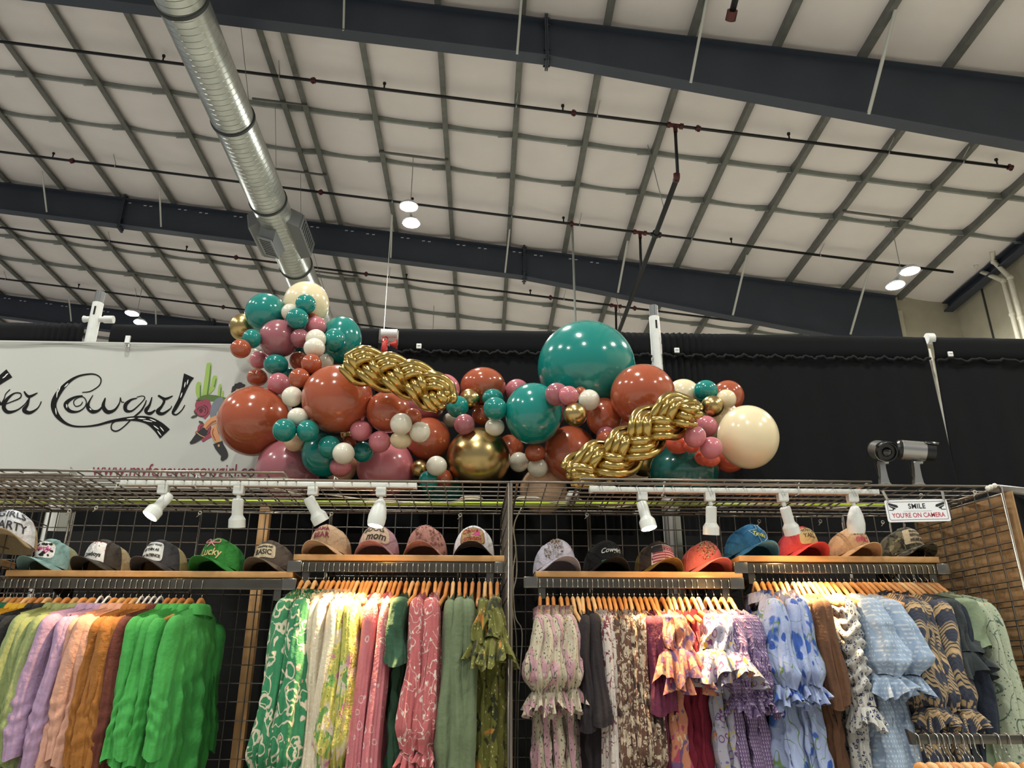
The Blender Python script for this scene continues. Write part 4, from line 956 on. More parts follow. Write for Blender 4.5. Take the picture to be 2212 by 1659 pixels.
# SMILE sign
SP = atY(1982, 1103, GF-.03)
sg = thing('camera_notice_sign', 'white SMILE notice sign hanging by two clips at the right', 'sign', SP)
Sx = lambda x_, z_, y_=0: (SP.x+x_, SP.y+y_, SP.z+z_)
W2, H2 = .132, .046; rot = radians(1.2)
Ts = Matrix.Translation(SP) @ Matrix.Rotation(-.03, 4, 'Y')
def rr(w, h, r, n=6):
    out = []
    for cx, cy, a0 in ((w-r, h-r, 0), (-w+r, h-r, pi/2), (-w+r, -h+r, pi), (w-r, -h+r, 1.5*pi)):
        for i in range(n+1): a = a0+pi/2*i/n; out.append((cx+r*cos(a), cy+r*sin(a)))
    return out
MB().prism(rr(W2, H2, .009), -.0009, .0009, Ts).build('sign_plate', mat('sign_white', 'e4e6ea', .35), sg)
a_ = rr(W2-.008, H2-.008, .007); b_ = rr(W2-.0098, H2-.0098, .006); n_ = len(a_)
MB().add([(x, -.0013, z) for x, z in a_]+[(x, -.0013, z) for x, z in b_], [(i, (i+1) % n_, n_+(i+1) % n_, n_+i) for i in range(n_)], Ts).build('sign_border', mat('sign_border_plum', '6b3a50', .5), sg)
sb = mat('sign_black', '101012', .5); sr = mat('sign_red', 'b3233f', .5)
def sign_text(body, size, cx, cz, m, name, sxx=1., bold=0, sp=1.):
    vs, fs = text_data(body, size, bold=bold, space=sp); w_ = max(v.x for v in vs)+min(v.x for v in vs)
    MB().add([((v.x-w_/2)*sxx+cx, -.0014, v.y+cz) for v in vs], fs, Ts).build(name, m, sg)
sign_text('SMILE', .029, 0.0, .0175, sb, 'word_smile', .95, .0007, 1.08)
sign_text("YOU'RE ON CAMERA", .0265, 0, -.0195, sr, 'words_on_camera', .88, .0003)
MB().box((0, -.0013, -.0015), (.12, .0006, .0007), Ts).build('divider_line', mat('sign_grey_line', 'a7abb3', .5), sg)
for sx_ in (-1, 1):
    cx = sx_*.098; cz = .019
    def pq(pts): return [(cx+sx_*-x, cz+z) for x, z in pts]
    def pl(name, pts):
        p = pq(pts); MB().add([(x, -.0014, z) for x, z in p], [tuple(range(len(p)))], Ts).build(name, sb, sg)
    pl('camera_icon_hood', [(-.022, .011), (-.018, .015), (.016, .005), (.020, -.003), (.012, -.006), (-.020, .006)])
    pl('camera_icon_barrel', [(-.02, .004), (.006, -.006), (.008, -.010), (.002, -.012), (-.016, -.002)])
    pl('camera_icon_bracket', [(-.006, -.006), (-.002, -.008), (-.006, -.014), (-.022, -.014), (-.022, -.017), (-.004, -.017), (.001, -.012)])
for (cx, lean) in ((-.12, .16), (.118, 0)):
    A = SP+Vector((cx+(-.014 if lean else 0), -.004, H2+.036)); B = SP+Vector((cx, -.004, H2-.002))
    MB().tube([A, B], [.0065, .0055], 4).build('clip', mat('metal_clip', 'b9b6ae', .3, .7), sg)
    MB().tube([B+Vector((.004*cos(k*pi/5), 0, -.002+.004*sin(k*pi/5))) for k in range(10)], .001, 5, closed=True).build('split_ring', chrome, sg)

# zip ties around the grid
for i, (x, y, Y, l) in enumerate(((92, 1040, 3.2, 'above the dusty blue cap'), (255, 1048, 3.25, 'left end of the left track'), (68, 1073, 3.5, 'above the white and tan cap'), (150, 1104, 3.77, 'at the corner above the dusty blue cap'), (208, 1097, 3.7, 'right of the corner above the dusty blue cap'), (432, 1108, 3.77, 'above the gap between charcoal and green caps'),
                                  (716, 1110, 3.77, 'above the beige cap'), (994, 1113, 3.77, 'above the white cowboy cap'), (1268, 1112, 3.77, 'above the rhinestone lilac cap'), (1395, 1080, 3.5, 'beside the lit clip lamp'), (1640, 1126, 3.77, 'left of the tilted right lamp'), (1772, 1126, 3.77, 'between the last two track lamps'), (1907, 1128, 3.77, 'left of the notice sign'),
                                  (2106, 1063, 3.2, 'on the front corner of the right canopy'), (1990, 1070, 3.4, 'above the notice sign'))):
    P = atY(x, y, Y-.012)
    o = MB().tube([P+Vector((.008*cos(a*.9), .0, .008*sin(a*.9))) for a in range(8)]+[P+Vector((-.012, -.004, -.02))], .0016, 6); o.ball(P+Vector((-.004, -.002, -.006)), .004, 6)
    tag(o.build('cable_tie', mat('cable_tie_white', 'd8d4c8', .4), smooth=True), 'white cable tie %s' % l, 'cable tie', 'cable ties on the grid')
kn = thing('knotted_tie', 'knot of white tape tying the front top corner of the right side panel', 'tie', atY(2140, 1050, 3.17))
P = atY(2140, 1052, 3.165)
for dx, dz in ((0, 0), (.018, .006), (-.014, -.006)): MB().ball(P+Vector((dx, 0, dz)), .0105, 6).build('knot_loop', mat('cable_tie_white', 'd8d4c8', .4), kn, smooth=True)

# extension cords
cordm = mat('cream_cord', 'c3b9a3', .5)
def coil(x, y, Y, lab, n=7, w=.05, h=.014, seed=1):
    r = random.Random(seed); c = atY(x, y, Y); pts = []
    for i in range(n*14):
        a = 2*pi*i/14; k = i//14; pts.append(c+Vector((w*cos(a)*(1+.12*sin(k*2)), .025*sin(a)+.004*k*.5, h*sin(a)*(.6+.4*cos(k))+.004*(k-n/2))))
    for q in pts: q.z = max(q.z, GZ+.012)
    tag(MB().tube(pts, .0028, 6).build('coiled_cord', cordm, smooth=True), lab, 'cord')
coil(1142, 1082, 3.52, 'coiled cream extension cord on the canopy right of the centre post', 8, .048, .02)
coil(1018, 1078, 3.52, 'coiled cream extension cord on the canopy left of the centre post', 6, .045, .016, 2)
coil(1215, 1090, 3.6, 'loose loop of pale cord beside the power strip', 3, .05, .01, 3)
P = atY(1236, 1080, 3.56); P.z = GZ+.03
ps = thing('power_strip', 'white power strip lying on the canopy behind the right track', 'power strip', P)
MB().rbox(P, (.05, .14, .028), .005).build('casing', whitem, ps, auto=40)
for k in range(4): MB().box(P+Vector((0, -.05+.033*k, -.0145)), (.02, .014, .002)).build('socket', mat('socket_grey', '55565a', .5), ps)
def cord(pts, lab, r=.003):
    P = [tuple(atY(*p)) for p in pts]; c = catmull(P, 6); tag(MB().tube(c, r, 6).build('cream_cord', cordm, smooth=True), lab, 'cord', 'cream power cords')
cord([(1126, 1098, 3.5), (1113, 1125, 3.6), (1110, 1150, 3.66), (1114, 1190, 3.68), (1108, 1240, 3.7), (1113, 1330, 3.7), (1128, 1370, 3.7), (1120, 1500, 3.7), (1118, 1660, 3.7)], 'cream cord dropping behind the centre post, the left strand')
cord([(1098, 1108, 3.55), (1106, 1135, 3.62), (1114, 1180, 3.68), (1116, 1240, 3.7), (1106, 1300, 3.7), (1116, 1400, 3.7), (1112, 1660, 3.7)], 'cream cord crossing over the first strand right of the centre post')
P_ = [(585, 1052), (640, 1066), (700, 1068), (735, 1072), (800, 1080), (850, 1082), (900, 1088), (960, 1086), (1005, 1080)]
pts = [atZ(x, y, GZ+.016) for x, y in P_]
tag(MB().tube(catmull([tuple(p) for p in pts], 6), .003, 6).build('trailing_cord', cordm, smooth=True), 'cream cord trailing along the canopy above the left lamps', 'cord')
pts = [atZ(x, y, GZ+.016) for x, y in ((1250, 1078), (1310, 1096), (1400, 1090), (1480, 1100), (1600, 1092), (1700, 1088), (1790, 1098), (1870, 1092))]
tag(MB().tube(catmull([tuple(p) for p in pts], 6), .003, 6).build('trailing_cord', cordm, smooth=True), 'pale cord trailing along the canopy above the right lamps', 'cord')
# ================================================================ SHELVES AND RAILS
RY = 3.42
steelr = mat('worn_chrome_rail', '6a655b', .2, .9, noise=.2, nscale=9)
def railset(nm, rail, shelf, lab_r, lab_s, drop=.0):
    (xa, ya, xb, yb) = rail; A = atY(xa, ya, RY); B = atY(xb, yb, RY); z = (A.z+B.z)/2; h = .044
    t = thing('clothes_rail', lab_r, 'clothes rail', ((A.x+B.x)/2, RY, z), group='chrome clothes rails')
    MB().rbox(((A.x+B.x)/2, RY, z), (B.x-A.x, .014, h), .002).build('bar', steelr, t, auto=40)
    for X in (A.x+.012, B.x-.012): MB().rbox((X, RY-.003, z), (.06, .022, h+.004), .003).build('end_sleeve', mat('rail_end_chrome', '8d887e', .18, .95), t, auto=40)
    for X in (A.x+.06, B.x-.06):
        o = MB(); o.box((X, (RY+GB)/2, z-.055), (.012, GB-RY-.01, .022)); o.build('bracket_arm', steelr, t)
        MB().box((X, RY+.006, z-.04), (.03, .008, .05)).build('bracket_cup', steelr, t)
    (xa, ya, xb, yb) = shelf; SY = RY-.012; A2 = atY(xa, ya, SY); B2 = atY(xb, yb, SY); zs = (A2.z+B2.z)/2
    s = thing('hat_shelf', lab_s, 'shelf', ((A2.x+B2.x)/2, SY, zs))
    MB().rbox(((A2.x+B2.x)/2, (SY+GB-.02)/2, zs), (B2.x-A2.x, GB-.02-SY, .026), .003).build('shelf_board', pine_d, s, auto=40)
    for X in (A2.x+.12, B2.x-.12):
        o = MB(); o.prism([(0, 0), (0, 0), (0, 0)], 0, 0) if False else None
        MB().add([(X-.004, GB-.03, zs-.014), (X-.004, SY+.06, zs-.014), (X-.004, GB-.03, zs-.1), (X+.004, GB-.03, zs-.014), (X+.004, SY+.06, zs-.014), (X+.004, GB-.03, zs-.1)],
                 [(0, 1, 2), (5, 4, 3), (0, 3, 4, 1), (1, 4, 5, 2), (2, 5, 3, 0)]).build('shelf_bracket', steelr, s)
    return z, zs+.013, A2.x, B2.x
zrL, zsL, _, _ = railset('L', (-60, 1258, 632, 1264), (12, 1235, 632, 1248-4), 'chrome clothes rail of the bright shirts at the far left', 'lower wooden hat shelf at the far left')
zrM, zsM, _, _ = railset('M', (631, 1223, 1089, 1228), (634, 1201, 1090, 1209), 'chrome clothes rail under the lamp, left of the centre post', 'higher wooden hat shelf left of the centre post')
zr1, zs1, _, _ = railset('1', (1140, 1257, 1597, 1262.5), (1157, 1237, 1605, 1245), 'chrome clothes rail right of the centre post', 'lower wooden hat shelf right of the centre post')
zr2, zs2, _, _ = railset('2', (1593, 1227, 2042, 1230), (1596, 1203, 2030, 1212), 'chrome clothes rail at the right end of the booth', 'higher wooden hat shelf at the right end of the booth')
# neighbour's shelf beyond the left side panel
NS_ = atY(38, 1204, 3.5)
nshelf = thing('neighbour_hat_shelf', 'wooden hat shelf beyond the left side grid carrying the white and tan cap', 'shelf', (-2.3, 3.5, NS_.z))
MB().rbox((-2.27, 3.42, NS_.z), (.26, .66, .026), .003).build('shelf_board', pine_d, nshelf, auto=40)
for yy in (3.2, 3.66): MB().box((-2.27, yy, NS_.z-.03), (.24, .012, .03)).build('shelf_bracket', steelr, nshelf)
# ================================================================ HANGERS
woods = [mat('hanger_wood_a', 'c98b4e', .42, noise=.12, nscale=20, coat=.2), mat('hanger_wood_b', 'b97a44', .42, noise=.12, nscale=20, coat=.2), mat('hanger_wood_c', 'cfa470', .45, noise=.1, nscale=20, coat=.1)]
def hanger_shape():
    o = MB(); n = 40; vs = []; 
    for i in range(n+1):
        y = -.215+.43*i/n; a = abs(y)
        z = -.012*(min(a, .03)/.03)**2 - .042*max(0, min(1, (a-.02)/.05))**1.2*1.0 - .33*max(0, a-.05)
        h = .030-.008*min(1, a/.2); w_ = .0075 if a < .2 else .006
        yb = y*.97
        for k in range(8):
            q = 2*pi*k/8+pi/8; vs.append((w_*cos(q)*1.1, y+(0), z-h/2+h/2*sin(q)))
    fs = []
    for i in range(n):
        for k in range(8): fs.append((i*8+k, i*8+(k+1) % 8, (i+1)*8+(k+1) % 8, (i+1)*8+k))
    fs += [tuple(range(8))[::-1], tuple(n*8+k for k in range(8))]
    return o.add(vs, fs)
def plastic_shape():
    o = MB(); o.tube(catmull([(0, -.2, -.1), (0, -.12, -.085), (0, -.04, -.034), (0, 0, .002), (0, .04, -.034), (0, .12, -.085), (0, .2, -.1)], 6), .0045, 8)
    o.tube([(0, -.2, -.1), (0, -.1, -.104), (0, .1, -.104), (0, .2, -.1)], .004, 8); return o
hook_p = catmull([(0, 0, -.012), (0, 0, .008), (0, .012, .024), (0, .0145, .045), (0, .012, .066), (0, .002, .0735), (0, -.010, .068), (0, -.0135, .052), (0, -.0125, .040), (0, -.015, .034)], 5)
hookD = MB().tube(hook_p, .0016, 6).data('hook', mat('hook_wire', 'c9c6c0', .2, 1.), True)
hangD = [hanger_shape().data('wooden_body', m_, True) for m_ in woods]
whD = plastic_shape().data('plastic_body', mat('white_plastic_hanger', 'dfe0e0', .4), True)
def hanger(x, y, zneck, yaw, lab, kind=0, group=None, tilt=0):
    t = thing('clothes_hanger', lab, 'clothes hanger', (x, y, zneck), (tilt, 0, yaw), group)
    obj('plastic_body' if kind == 'w' else 'wooden_body', whD if kind == 'w' else hangD[kind], t)
    obj('hook', hookD, t); return t
# ================================================================ GARMENTS
def sm(a, b, x): t = max(0, min(1, (x-a)/(b-a))); return t*t*(3-2*t)
def crinkle(x, y, z, sd, fine=1.):
    q = Vector((x*9+sd, y*9, z*5)); a = 1-2.2*abs(noise.noise(q)); b = 1-2.2*abs(noise.noise(q*2.3+Vector((7, sd, 3)))); c = noise.noise(Vector((x*55, y*55+sd, z*40)))
    return .6*a+.35*b*fine+.18*c*fine-.45
def body_mesh(p, seed):
    r = random.Random(seed); ph = [r.random()*6.28 for _ in range(8)]
    W0, L_, fl_, th = p.get('W', .205), p.get('L', .8), p.get('flare', .02), p.get('th', .03); NB = 96; NV = 60; fo = p.get('fold', .010)
    waist = p.get('waist', 0)
    vs = []
    for j in range(NV+1):
        v = j/NV
        for i in range(NB):
            a = 2*pi*i/NB; c, s_ = cos(a), sin(a); zd = v*L_
            Wv = W0*(1-.10*sm(0, .1, zd)*(1-0)) + fl_*sm(.25, L_, zd) - waist*math.exp(-((zd-.38)/.1)**2)
            y = Wv*math.copysign(abs(c)**.85, c)
            zt = -.042-.30*max(0, abs(y)-.05) - p.get('dip', .085)*sm(p.get('nw', .115), p.get('nw', .115)*.35, abs(y))
            t_ = th*(.35+.65*sm(0, .12, zd))*(1+.5*sm(.3, L_, zd))
            f = fo*sm(.05, .5, zd)*(sin(7*a+ph[0]+zd*1.5)+.6*sin(13*a+ph[1]-zd*2))+.003*sin(23*a+ph[2]+zd*9)*sm(.05, .2, zd)
            x = (t_*(abs(s_)**.8))*math.copysign(1, s_) + f*(.6+.4*abs(s_))
            x += p.get('drift', 0)*zd + .007*sin(zd*6+ph[6])*sm(.1, .5, zd)
            cr = p.get('crumple', .0025)*(sin(zd*38+3*c+ph[3])+sin(zd*61+5*s_+ph[4]))
            cr += .0075*crinkle(x, y, zd, seed)*sm(.03, .15, zd)*(1 if s_ > 0 else -1)
            vs.append((x+cr, y*(1+.02*sin(zd*9+ph[5])), zt*(1-v)**1.0+v*(-L_)))
    fs = [(j*NB+i, j*NB+(i+1) % NB, (j+1)*NB+(i+1) % NB, (j+1)*NB+i) for j in range(NV) for i in range(NB)]
    return MB().add(vs, fs)
def sleeve_mesh(p, side, seed):
    r = random.Random(seed*3+side+5); ph = [r.random()*6.28 for _ in range(8)]
    Ls, prof, flat, out = p['sl'], p['sp'], p.get('sx', .5), p.get('out', .02); W0 = p.get('W', .205)*.93; NS = 72; NV = 56; nf = p.get('nf', 6); fo = p.get('sf', .08)
    ruch = p.get('ruch', 0); r0, r1 = p.get('rr', (.6, .95))
    vs = []
    def rad(s_):
        for (a, ra), (b, rb_) in zip(prof, prof[1:]):
            if s_ <= b: return ra+(rb_-ra)*sm(a, b, s_)
        return prof[-1][1]
    for j in range(NV+1):
        s_ = (j/NV); cap_ = min(1, sqrt(max(0, 1-(1-min(1, s_/.12))**2)))
        rr_ = rad(s_)*(.12+.88*cap_); zc = -.088-Ls*s_+.0; yc = side*(W0-.35*rad(0)*0 - .012*(1-cap_)+out*s_*Ls/.4) + .012*sin(s_*5+ph[5])*s_
        xc = p.get('drift', 0)*Ls*s_+.006*sin(s_*6+ph[6])
        for i in range(NS):
            a = 2*pi*i/NS
            k = 1+fo*1.35*sm(.05, .6, s_)*(1-1.6*abs(sin(nf*.5*a+ph[0]+s_*1.2+.8*sin(s_*4+ph[7])))**.7)+.05*sin(s_*9+2*a+ph[3])*sm(.1,.4,s_)+fo*.5*sm(.1, .7, s_)*sin((nf*2+1)*a+ph[1]-s_*2)+.03*sin(3*a+ph[2]+s_*7)
            if ruch:
                e = sm(r0-.08, r0+.02, s_)*(1-sm(r1, r1+.06, s_)); k += ruch*e*(sin(s_*Ls*120+2.2*sin(2*a+ph[3])+ph[4])*.7+.5*sin(s_*Ls*60+3*a))
            g_ = max(sm(.72, 1, s_), .6*(1-sm(.05, .3, s_))) if p.get('frill') else 0
            k += .10*crinkle(cos(a)*.05, sin(a)*.05+side, s_*Ls, seed)*sm(0, .12, s_)*p.get('cr', 1)+.07*g_*sin(15*a+ph[6]+2*sin(s_*9))
            vs.append((xc+rr_*flat*k*cos(a), yc+rr_*k*sin(a), zc+.01*sin(2*a+ph[4])*s_*(1 if j == NV else .6)))
    fs = [(j*NS+i, j*NS+(i+1) % NS, (j+1)*NS+(i+1) % NS, (j+1)*NS+i) for j in range(NV) for i in range(NS)]
    o = MB().add(vs, fs); return o, rad(1), (-.088-Ls), side*(W0+out*Ls/.4), p.get('drift', 0)*Ls
def frill_mesh(rad_, z, yc, xc, p, seed, L_=.06, k=1.5, n=11):
    r = random.Random(seed); ph = [r.random()*6.28 for _ in range(4)]; NS = 120; NV = 8; vs = []; flat = p.get('sx', .5)
    for j in range(NV+1):
        s_ = j/NV; rr_ = rad_*(.9+(k-1)*s_**.7)
        for i in range(NS):
            a = 2*pi*i/NS; w_ = 1+.26*s_*sin(n*a+ph[0])+.12*s_*sin((n*2+1)*a+ph[1])
            vs.append((xc+rr_*flat*w_*cos(a)*1.2, yc+rr_*w_*sin(a), z+.006-L_*s_*(1+.25*sin(3*a+ph[2]))+.008*s_*cos(n*a+ph[3])))
    fs = [(j*NS+i, j*NS+(i+1) % NS, (j+1)*NS+(i+1) % NS, (j+1)*NS+i) for j in range(NV) for i in range(NS)]
    return MB().add(vs, fs)
def collar_mesh(p):
    NS = 40; vs = []; rings = [(1.0, -.074), (.94, -.05), (.92, -.034), (1.02, -.028), (1.16, -.04), (1.36, -.075)] if p['collar'] == 'fold' else [(1.2, -.085), (1.12, -.065), (1.12, -.05), (1.2, -.042)]
    for k, z in rings:
        for i in range(NS):
            a = 2*pi*i/NS; wv = 1 if p['collar'] == 'fold' else 1+.07*sin(13*a)
            vs.append((.026*k*cos(a)*wv, .072*k*sin(a)*wv, z-.10*max(0, abs(.072*sin(a))-.03)-.014*(cos(a) < 0)*abs(cos(a))))
    n = len(rings)
    return MB().add(vs, [(j*NS+i, j*NS+(i+1) % NS, (j+1)*NS+(i+1) % NS, (j+1)*NS+i) for j in range(n-1) for i in range(NS)])
def plain(n, c, r=.85): return mat('cloth_'+n, tuple(int(c[i:i+2], 16)/255*.86 for i in (0, 2, 4)), r, noise=.05, nscale=25, bump=.3, bscale=70, sheen=.04)
F = {}
def pm(n, g): F[n] = PM('cloth_'+n, g); return F[n]
pm('greenfloral', '2f8457').vines('d8cdb4', 9, .022, 1).blobs('e2d2bd', 17, .66, 2).rings('dccdb6', 14, .33, .05, 3).spots('d9a99a', 13, .14, 5)
pm('cream', 'e2d5bd').spots('efe8d8', 60, .25)
pm('yellowfloral', 'b9b85a').blobs('d6c7b4', 7, .56, 1).blobs('c9739a', 8, .60, 4).blobs('6fa052', 11, .6, 7).rings('e6d27a', 26, .3, .07, 3).spots('3a3a3a', 60, .14, 8)
pm('pinkbow', 'cf7b84').rings('e8c6c6', 20, .25, .035, 2).spots('e8c6c6', 20, .05, 2)
pm('pinkfloral', 'c2666a').vines('ead3cb', 13, .016, 4).blobs('efdcd4', 22, .68, 3).spots('f0e2da', 24, .16, 6)
pm('olivefloral', '6f6f2c').spots('d3cb8c', 55, .26, 1, metric='MANHATTAN').blobs('2f3316', 16, .6, 5).blobs('a84f8d', 8, .67, 3).blobs('c98a3c', 9, .7, 9)
pm('stripefloral', 'c9bda6').stripes('c79aa4', 9, .3, wav=0).stripes('4d5a4a', 9, .03, soft=.02).spots('5b6350', 62, .25, 2).spots('c07a5e', 50, .16, 4)
pm('maroonfloral', 'd8cdc4').vines('7c3a44', 15, .014, 2).blobs('7a2f3e', 24, .62, 3).spots('9a5b5f', 30, .18, 5)
pm('brownprint', '6b4a3c').blobs('c6b39c', 30, .55, 1).rings('d8c8ae', 44, .3, .07, 2).blobs('3b2722', 20, .62, 6)
pm('leopard', 'cdc3b4').spots('1d1a1c', 45, .3, 3).vines('1d1a1c', 30, .03, 2)
pm('coralabstract', 'd58a6c').blobs('7b5a86', 14, .55, 1).blobs('b8486a', 18, .6, 3).blobs('edc79a', 20, .62, 6)
pm('paisley', 'b9b6c8').rings('7b4f8e', 22, .3, .05, 1).blobs('d98a4a', 20, .68, 4).rings('d2b84e', 13, .35, .03, 6).blobs('7c3d74', 22, .66, 8).blobs('5f77b8', 26, .68, 11)
pm('gingham', '8a6f9e').checks('dcd4e0', 75, .5).stripes('4e3a66', 75, .28)
pm('bluefloral', 'a6b4dc').blobs('3a63b8', 8, .63, 1).spots('2c55b0', 10, .2, 3).vines('6b8a48', 7, .008, 5).spots('2a4690', 10, .07, 3)
pm('navydots', 'd9d6cf').spots('20305e', 52, .36, 2).rings('d9d6cf', 52, .16, .05, 2)
pm('seersucker', '9fb4cf').checks('c9d4e2', 60, .45)
pm('plaid', '3d4254').stripes('bfa47c', 11, .38, shear=.8, soft=.1).stripes('bfa47c', 11, .34, shear=-.8, soft=.1).stripes('34384a', 70, .35, shear=.8).stripes('d8b687', 5.5, .07, shear=.8)
pm('vine', 'b3bda4').vines('53665a', 9, .012, 3, dist=.6).spots('4c6156', 62, .2, 5)
for n, c in dict(tealp='0f7d5e', yellow='d9a920', black='121316', sage='96a36b', lilac='b595b8', pink='dba58f', ochre='a86a25', rust='6b2f22', green='49b352', darkgreen='315c42', sagedress='6f7f5e', plumblack='1f151b', plum='6e1f42', crimson='8f1a38', brown='6a452c', slate='343c40', sagetop='8b9c7e', navy='1b2638').items(): F[n] = type('o', (), {'m': plain(n, c)})
LS = dict(cr=1.3, dip=.02, nw=.06, sl=.52, sp=[(0, .055), (.3, .060), (.75, .062), (1, .056)], sf=.07, ruch=.07, rr=(.62, .86), collar='fold', L=.78, th=.026, nf=5)
T_ = dict(
 tealp=LS, yellow=LS, black=LS, sage=LS, lilac=LS, pink=LS, ochre=LS, rust=LS,
 green=dict(LS, ruch=.09, rr=(.6, .84)),
 greenfloral=dict(sl=.66, sp=[(0, .06), (.4, .085), (.85, .11), (1, .06)], sf=.10, frill=(.07, 1.7), collar='band', L=1.1, th=.03, flare=.08, nf=7),
 cream=dict(sl=.9, sp=[(0, .055), (.5, .06), (.85, .075), (1, .05)], sf=.12, collar='band', L=1.15, flare=.08, th=.028, nf=9),
 yellowfloral=dict(sl=.62, sp=[(0, .055), (.4, .065), (.85, .085), (1, .05)], sf=.10, frill=(.10, 2.0), L=1.1, flare=.06, th=.028, nf=6),
 pinkbow=dict(sl=.92, sp=[(0, .05), (.5, .055), (1, .06)], sf=.12, L=1.1, flare=.06, th=.028, nf=7),
 darkgreen=dict(sl=.26, sp=[(0, .06), (.5, .07), (1, .075)], sf=.10, L=1.1, flare=.03, th=.026, nf=4),
 pinkfloral=dict(sl=.56, sp=[(0, .055), (.4, .07), (.85, .095), (1, .06)], sf=.10, frill=(.06, 1.5), L=1.1, flare=.06, th=.028, nf=7),
 sagedress=dict(sl=.62, sp=[(0, .055), (.4, .065), (.8, .08), (1, .07)], sf=.06, L=1.1, flare=.05, th=.03, nf=4),
 olivefloral=dict(sl=.17, sp=[(0, .05), (.6, .085), (1, .09)], sf=.16, frill=(.09, 1.6), L=1.1, flare=.05, th=.04, nf=6, fold=.016),
 stripefloral=dict(sl=.29, sp=[(0, .045), (.35, .075), (.8, .115), (1, .06)], sf=.10, frill=(.07, 1.7), collar='band', L=1.1, flare=.08, th=.03, nf=8, W=.19),
 plumblack=dict(sl=.42, sp=[(0, .05), (.5, .06), (1, .08)], sf=.1, L=1.1, flare=.03, th=.026, nf=5),
 maroonfloral=dict(sl=.9, sp=[(0, .045), (.5, .05), (1, .05)], sf=.12, L=1.1, flare=.05, th=.024, nf=7),
 brownprint=dict(sl=.56, sp=[(0, .05), (.5, .055), (.9, .075), (1, .05)], sf=.12, frill=(.05, 1.4), L=1.1, flare=.05, th=.024, nf=7, ruch=.1, rr=(.5, .62)),
 leopard=dict(sl=.5, sp=[(0, .045), (.5, .05), (1, .06)], sf=.12, L=1.1, flare=.05, th=.024, nf=7),
 plum=dict(sl=.36, sp=[(0, .05), (.5, .065), (1, .09)], sf=.12, L=1.1, flare=.05, th=.026, nf=4),
 coralabstract=dict(sl=.14, sp=[(0, .05), (.6, .075), (1, .08)], sf=.14, frill=(.13, 1.9), L=1.1, flare=.05, th=.026, nf=5),
 crimson=dict(sl=.0, sp=None, L=1.1, flare=.03, th=.028, W=.15),
 paisley=dict(sl=.15, sp=[(0, .05), (.5, .09), (1, .10)], sf=.14, frill=(.11, 2.0), L=1.1, flare=.06, th=.03, nf=5),
 gingham=dict(sl=.30, sp=[(0, .05), (.4, .085), (.8, .10), (1, .07)], sf=.16, frill=(.06, 1.5), L=1.1, flare=.09, th=.03, nf=6, ruch=.06, rr=(.3, .9)),
 bluefloral=dict(sl=.34, sp=[(0, .05), (.4, .085), (.82, .115), (1, .075)], sf=.10, frill=(.06, 1.5), collar='band', L=1.0, flare=.12, th=.036, nf=6, fold=.016),
 brown=dict(sl=.4, sp=[(0, .05), (.5, .06), (1, .07)], sf=.1, L=1.1, flare=.02, th=.026, nf=4),
 navydots=dict(sl=.42, sp=[(0, .05), (.5, .062), (1, .07)], sf=.1, frill=(.07, 1.4), L=1.1, flare=.04, th=.03, nf=5, ruch=.30, rr=(.2, .85)),
 seersucker=dict(sl=.30, sp=[(0, .07), (.4, .115), (.8, .14), (1, .09)], sf=.08, frill=(.07, 1.5), L=.74, flare=.05, th=.045, nf=5, fold=.012, cr=1.7),
 plaid=dict(sl=.42, sp=[(0, .055), (.4, .065), (.85, .08), (1, .06)], sf=.06, frill=(.07, 1.4), collar='band', L=.8, flare=.03, th=.03, nf=4),
 slate=dict(sl=.22, sp=[(0, .06), (.6, .08), (1, .095)], sf=.14, frill=(.08, 1.3), L=1.1, flare=.03, th=.035, nf=5),
 sagetop=dict(sl=.2, sp=[(0, .06), (.6, .075), (1, .085)], sf=.06, L=1.0, flare=.03, th=.03, nf=4),
 vine=dict(sl=.95, sp=[(0, .055), (.5, .06), (1, .075)], sf=.06, collar='band', L=1.1, flare=.05, th=.03, nf=4),
 navy=dict(sl=.5, sp=[(0, .05), (.5, .055), (1, .06)], sf=.08, L=1.1, flare=.03, th=.026, nf=4))
GD = {}
def gdata(k, var):
    if (k, var) in GD: return GD[(k, var)]
    p = T_[k]; m_ = F[k].m; seed = sum(map(ord, k))+var*31; out = [('garment_body', body_mesh(p, seed).data('garment_body', m_, True))]
    if p['sp']:
        for sd in (-1, 1):
            o, re, z, yc, xc = sleeve_mesh(p, sd, seed); out.append(('sleeve', o.data('sleeve', m_, True)))
            if p.get('frill'): out.append(('cuff_frill', frill_mesh(re, z, yc, xc, p, seed+sd, *p['frill']).data('cuff_frill', m_, True)))
    if p.get('collar'): out.append(('collar', collar_mesh(p).data('collar', m_, True)))
    GD[(k, var)] = out; return out
def garment(k, x, y, z, yaw, lab, cat, group, var=0, sc=1., tilt=0.):
    t = thing('hanging_'+cat.replace(' ', '_'), lab, cat, (x, y, z), (tilt, 0, yaw), group); t.scale = (1+R.uniform(-.1, .15), sc, 1+R.uniform(-.03, .03))
    sl = None
    for nm, d in gdata(k, var):
        o = obj(nm, d, t)
        if nm == 'sleeve': sl = o
        if nm == 'cuff_frill' and sl: o.parent = sl
    return t
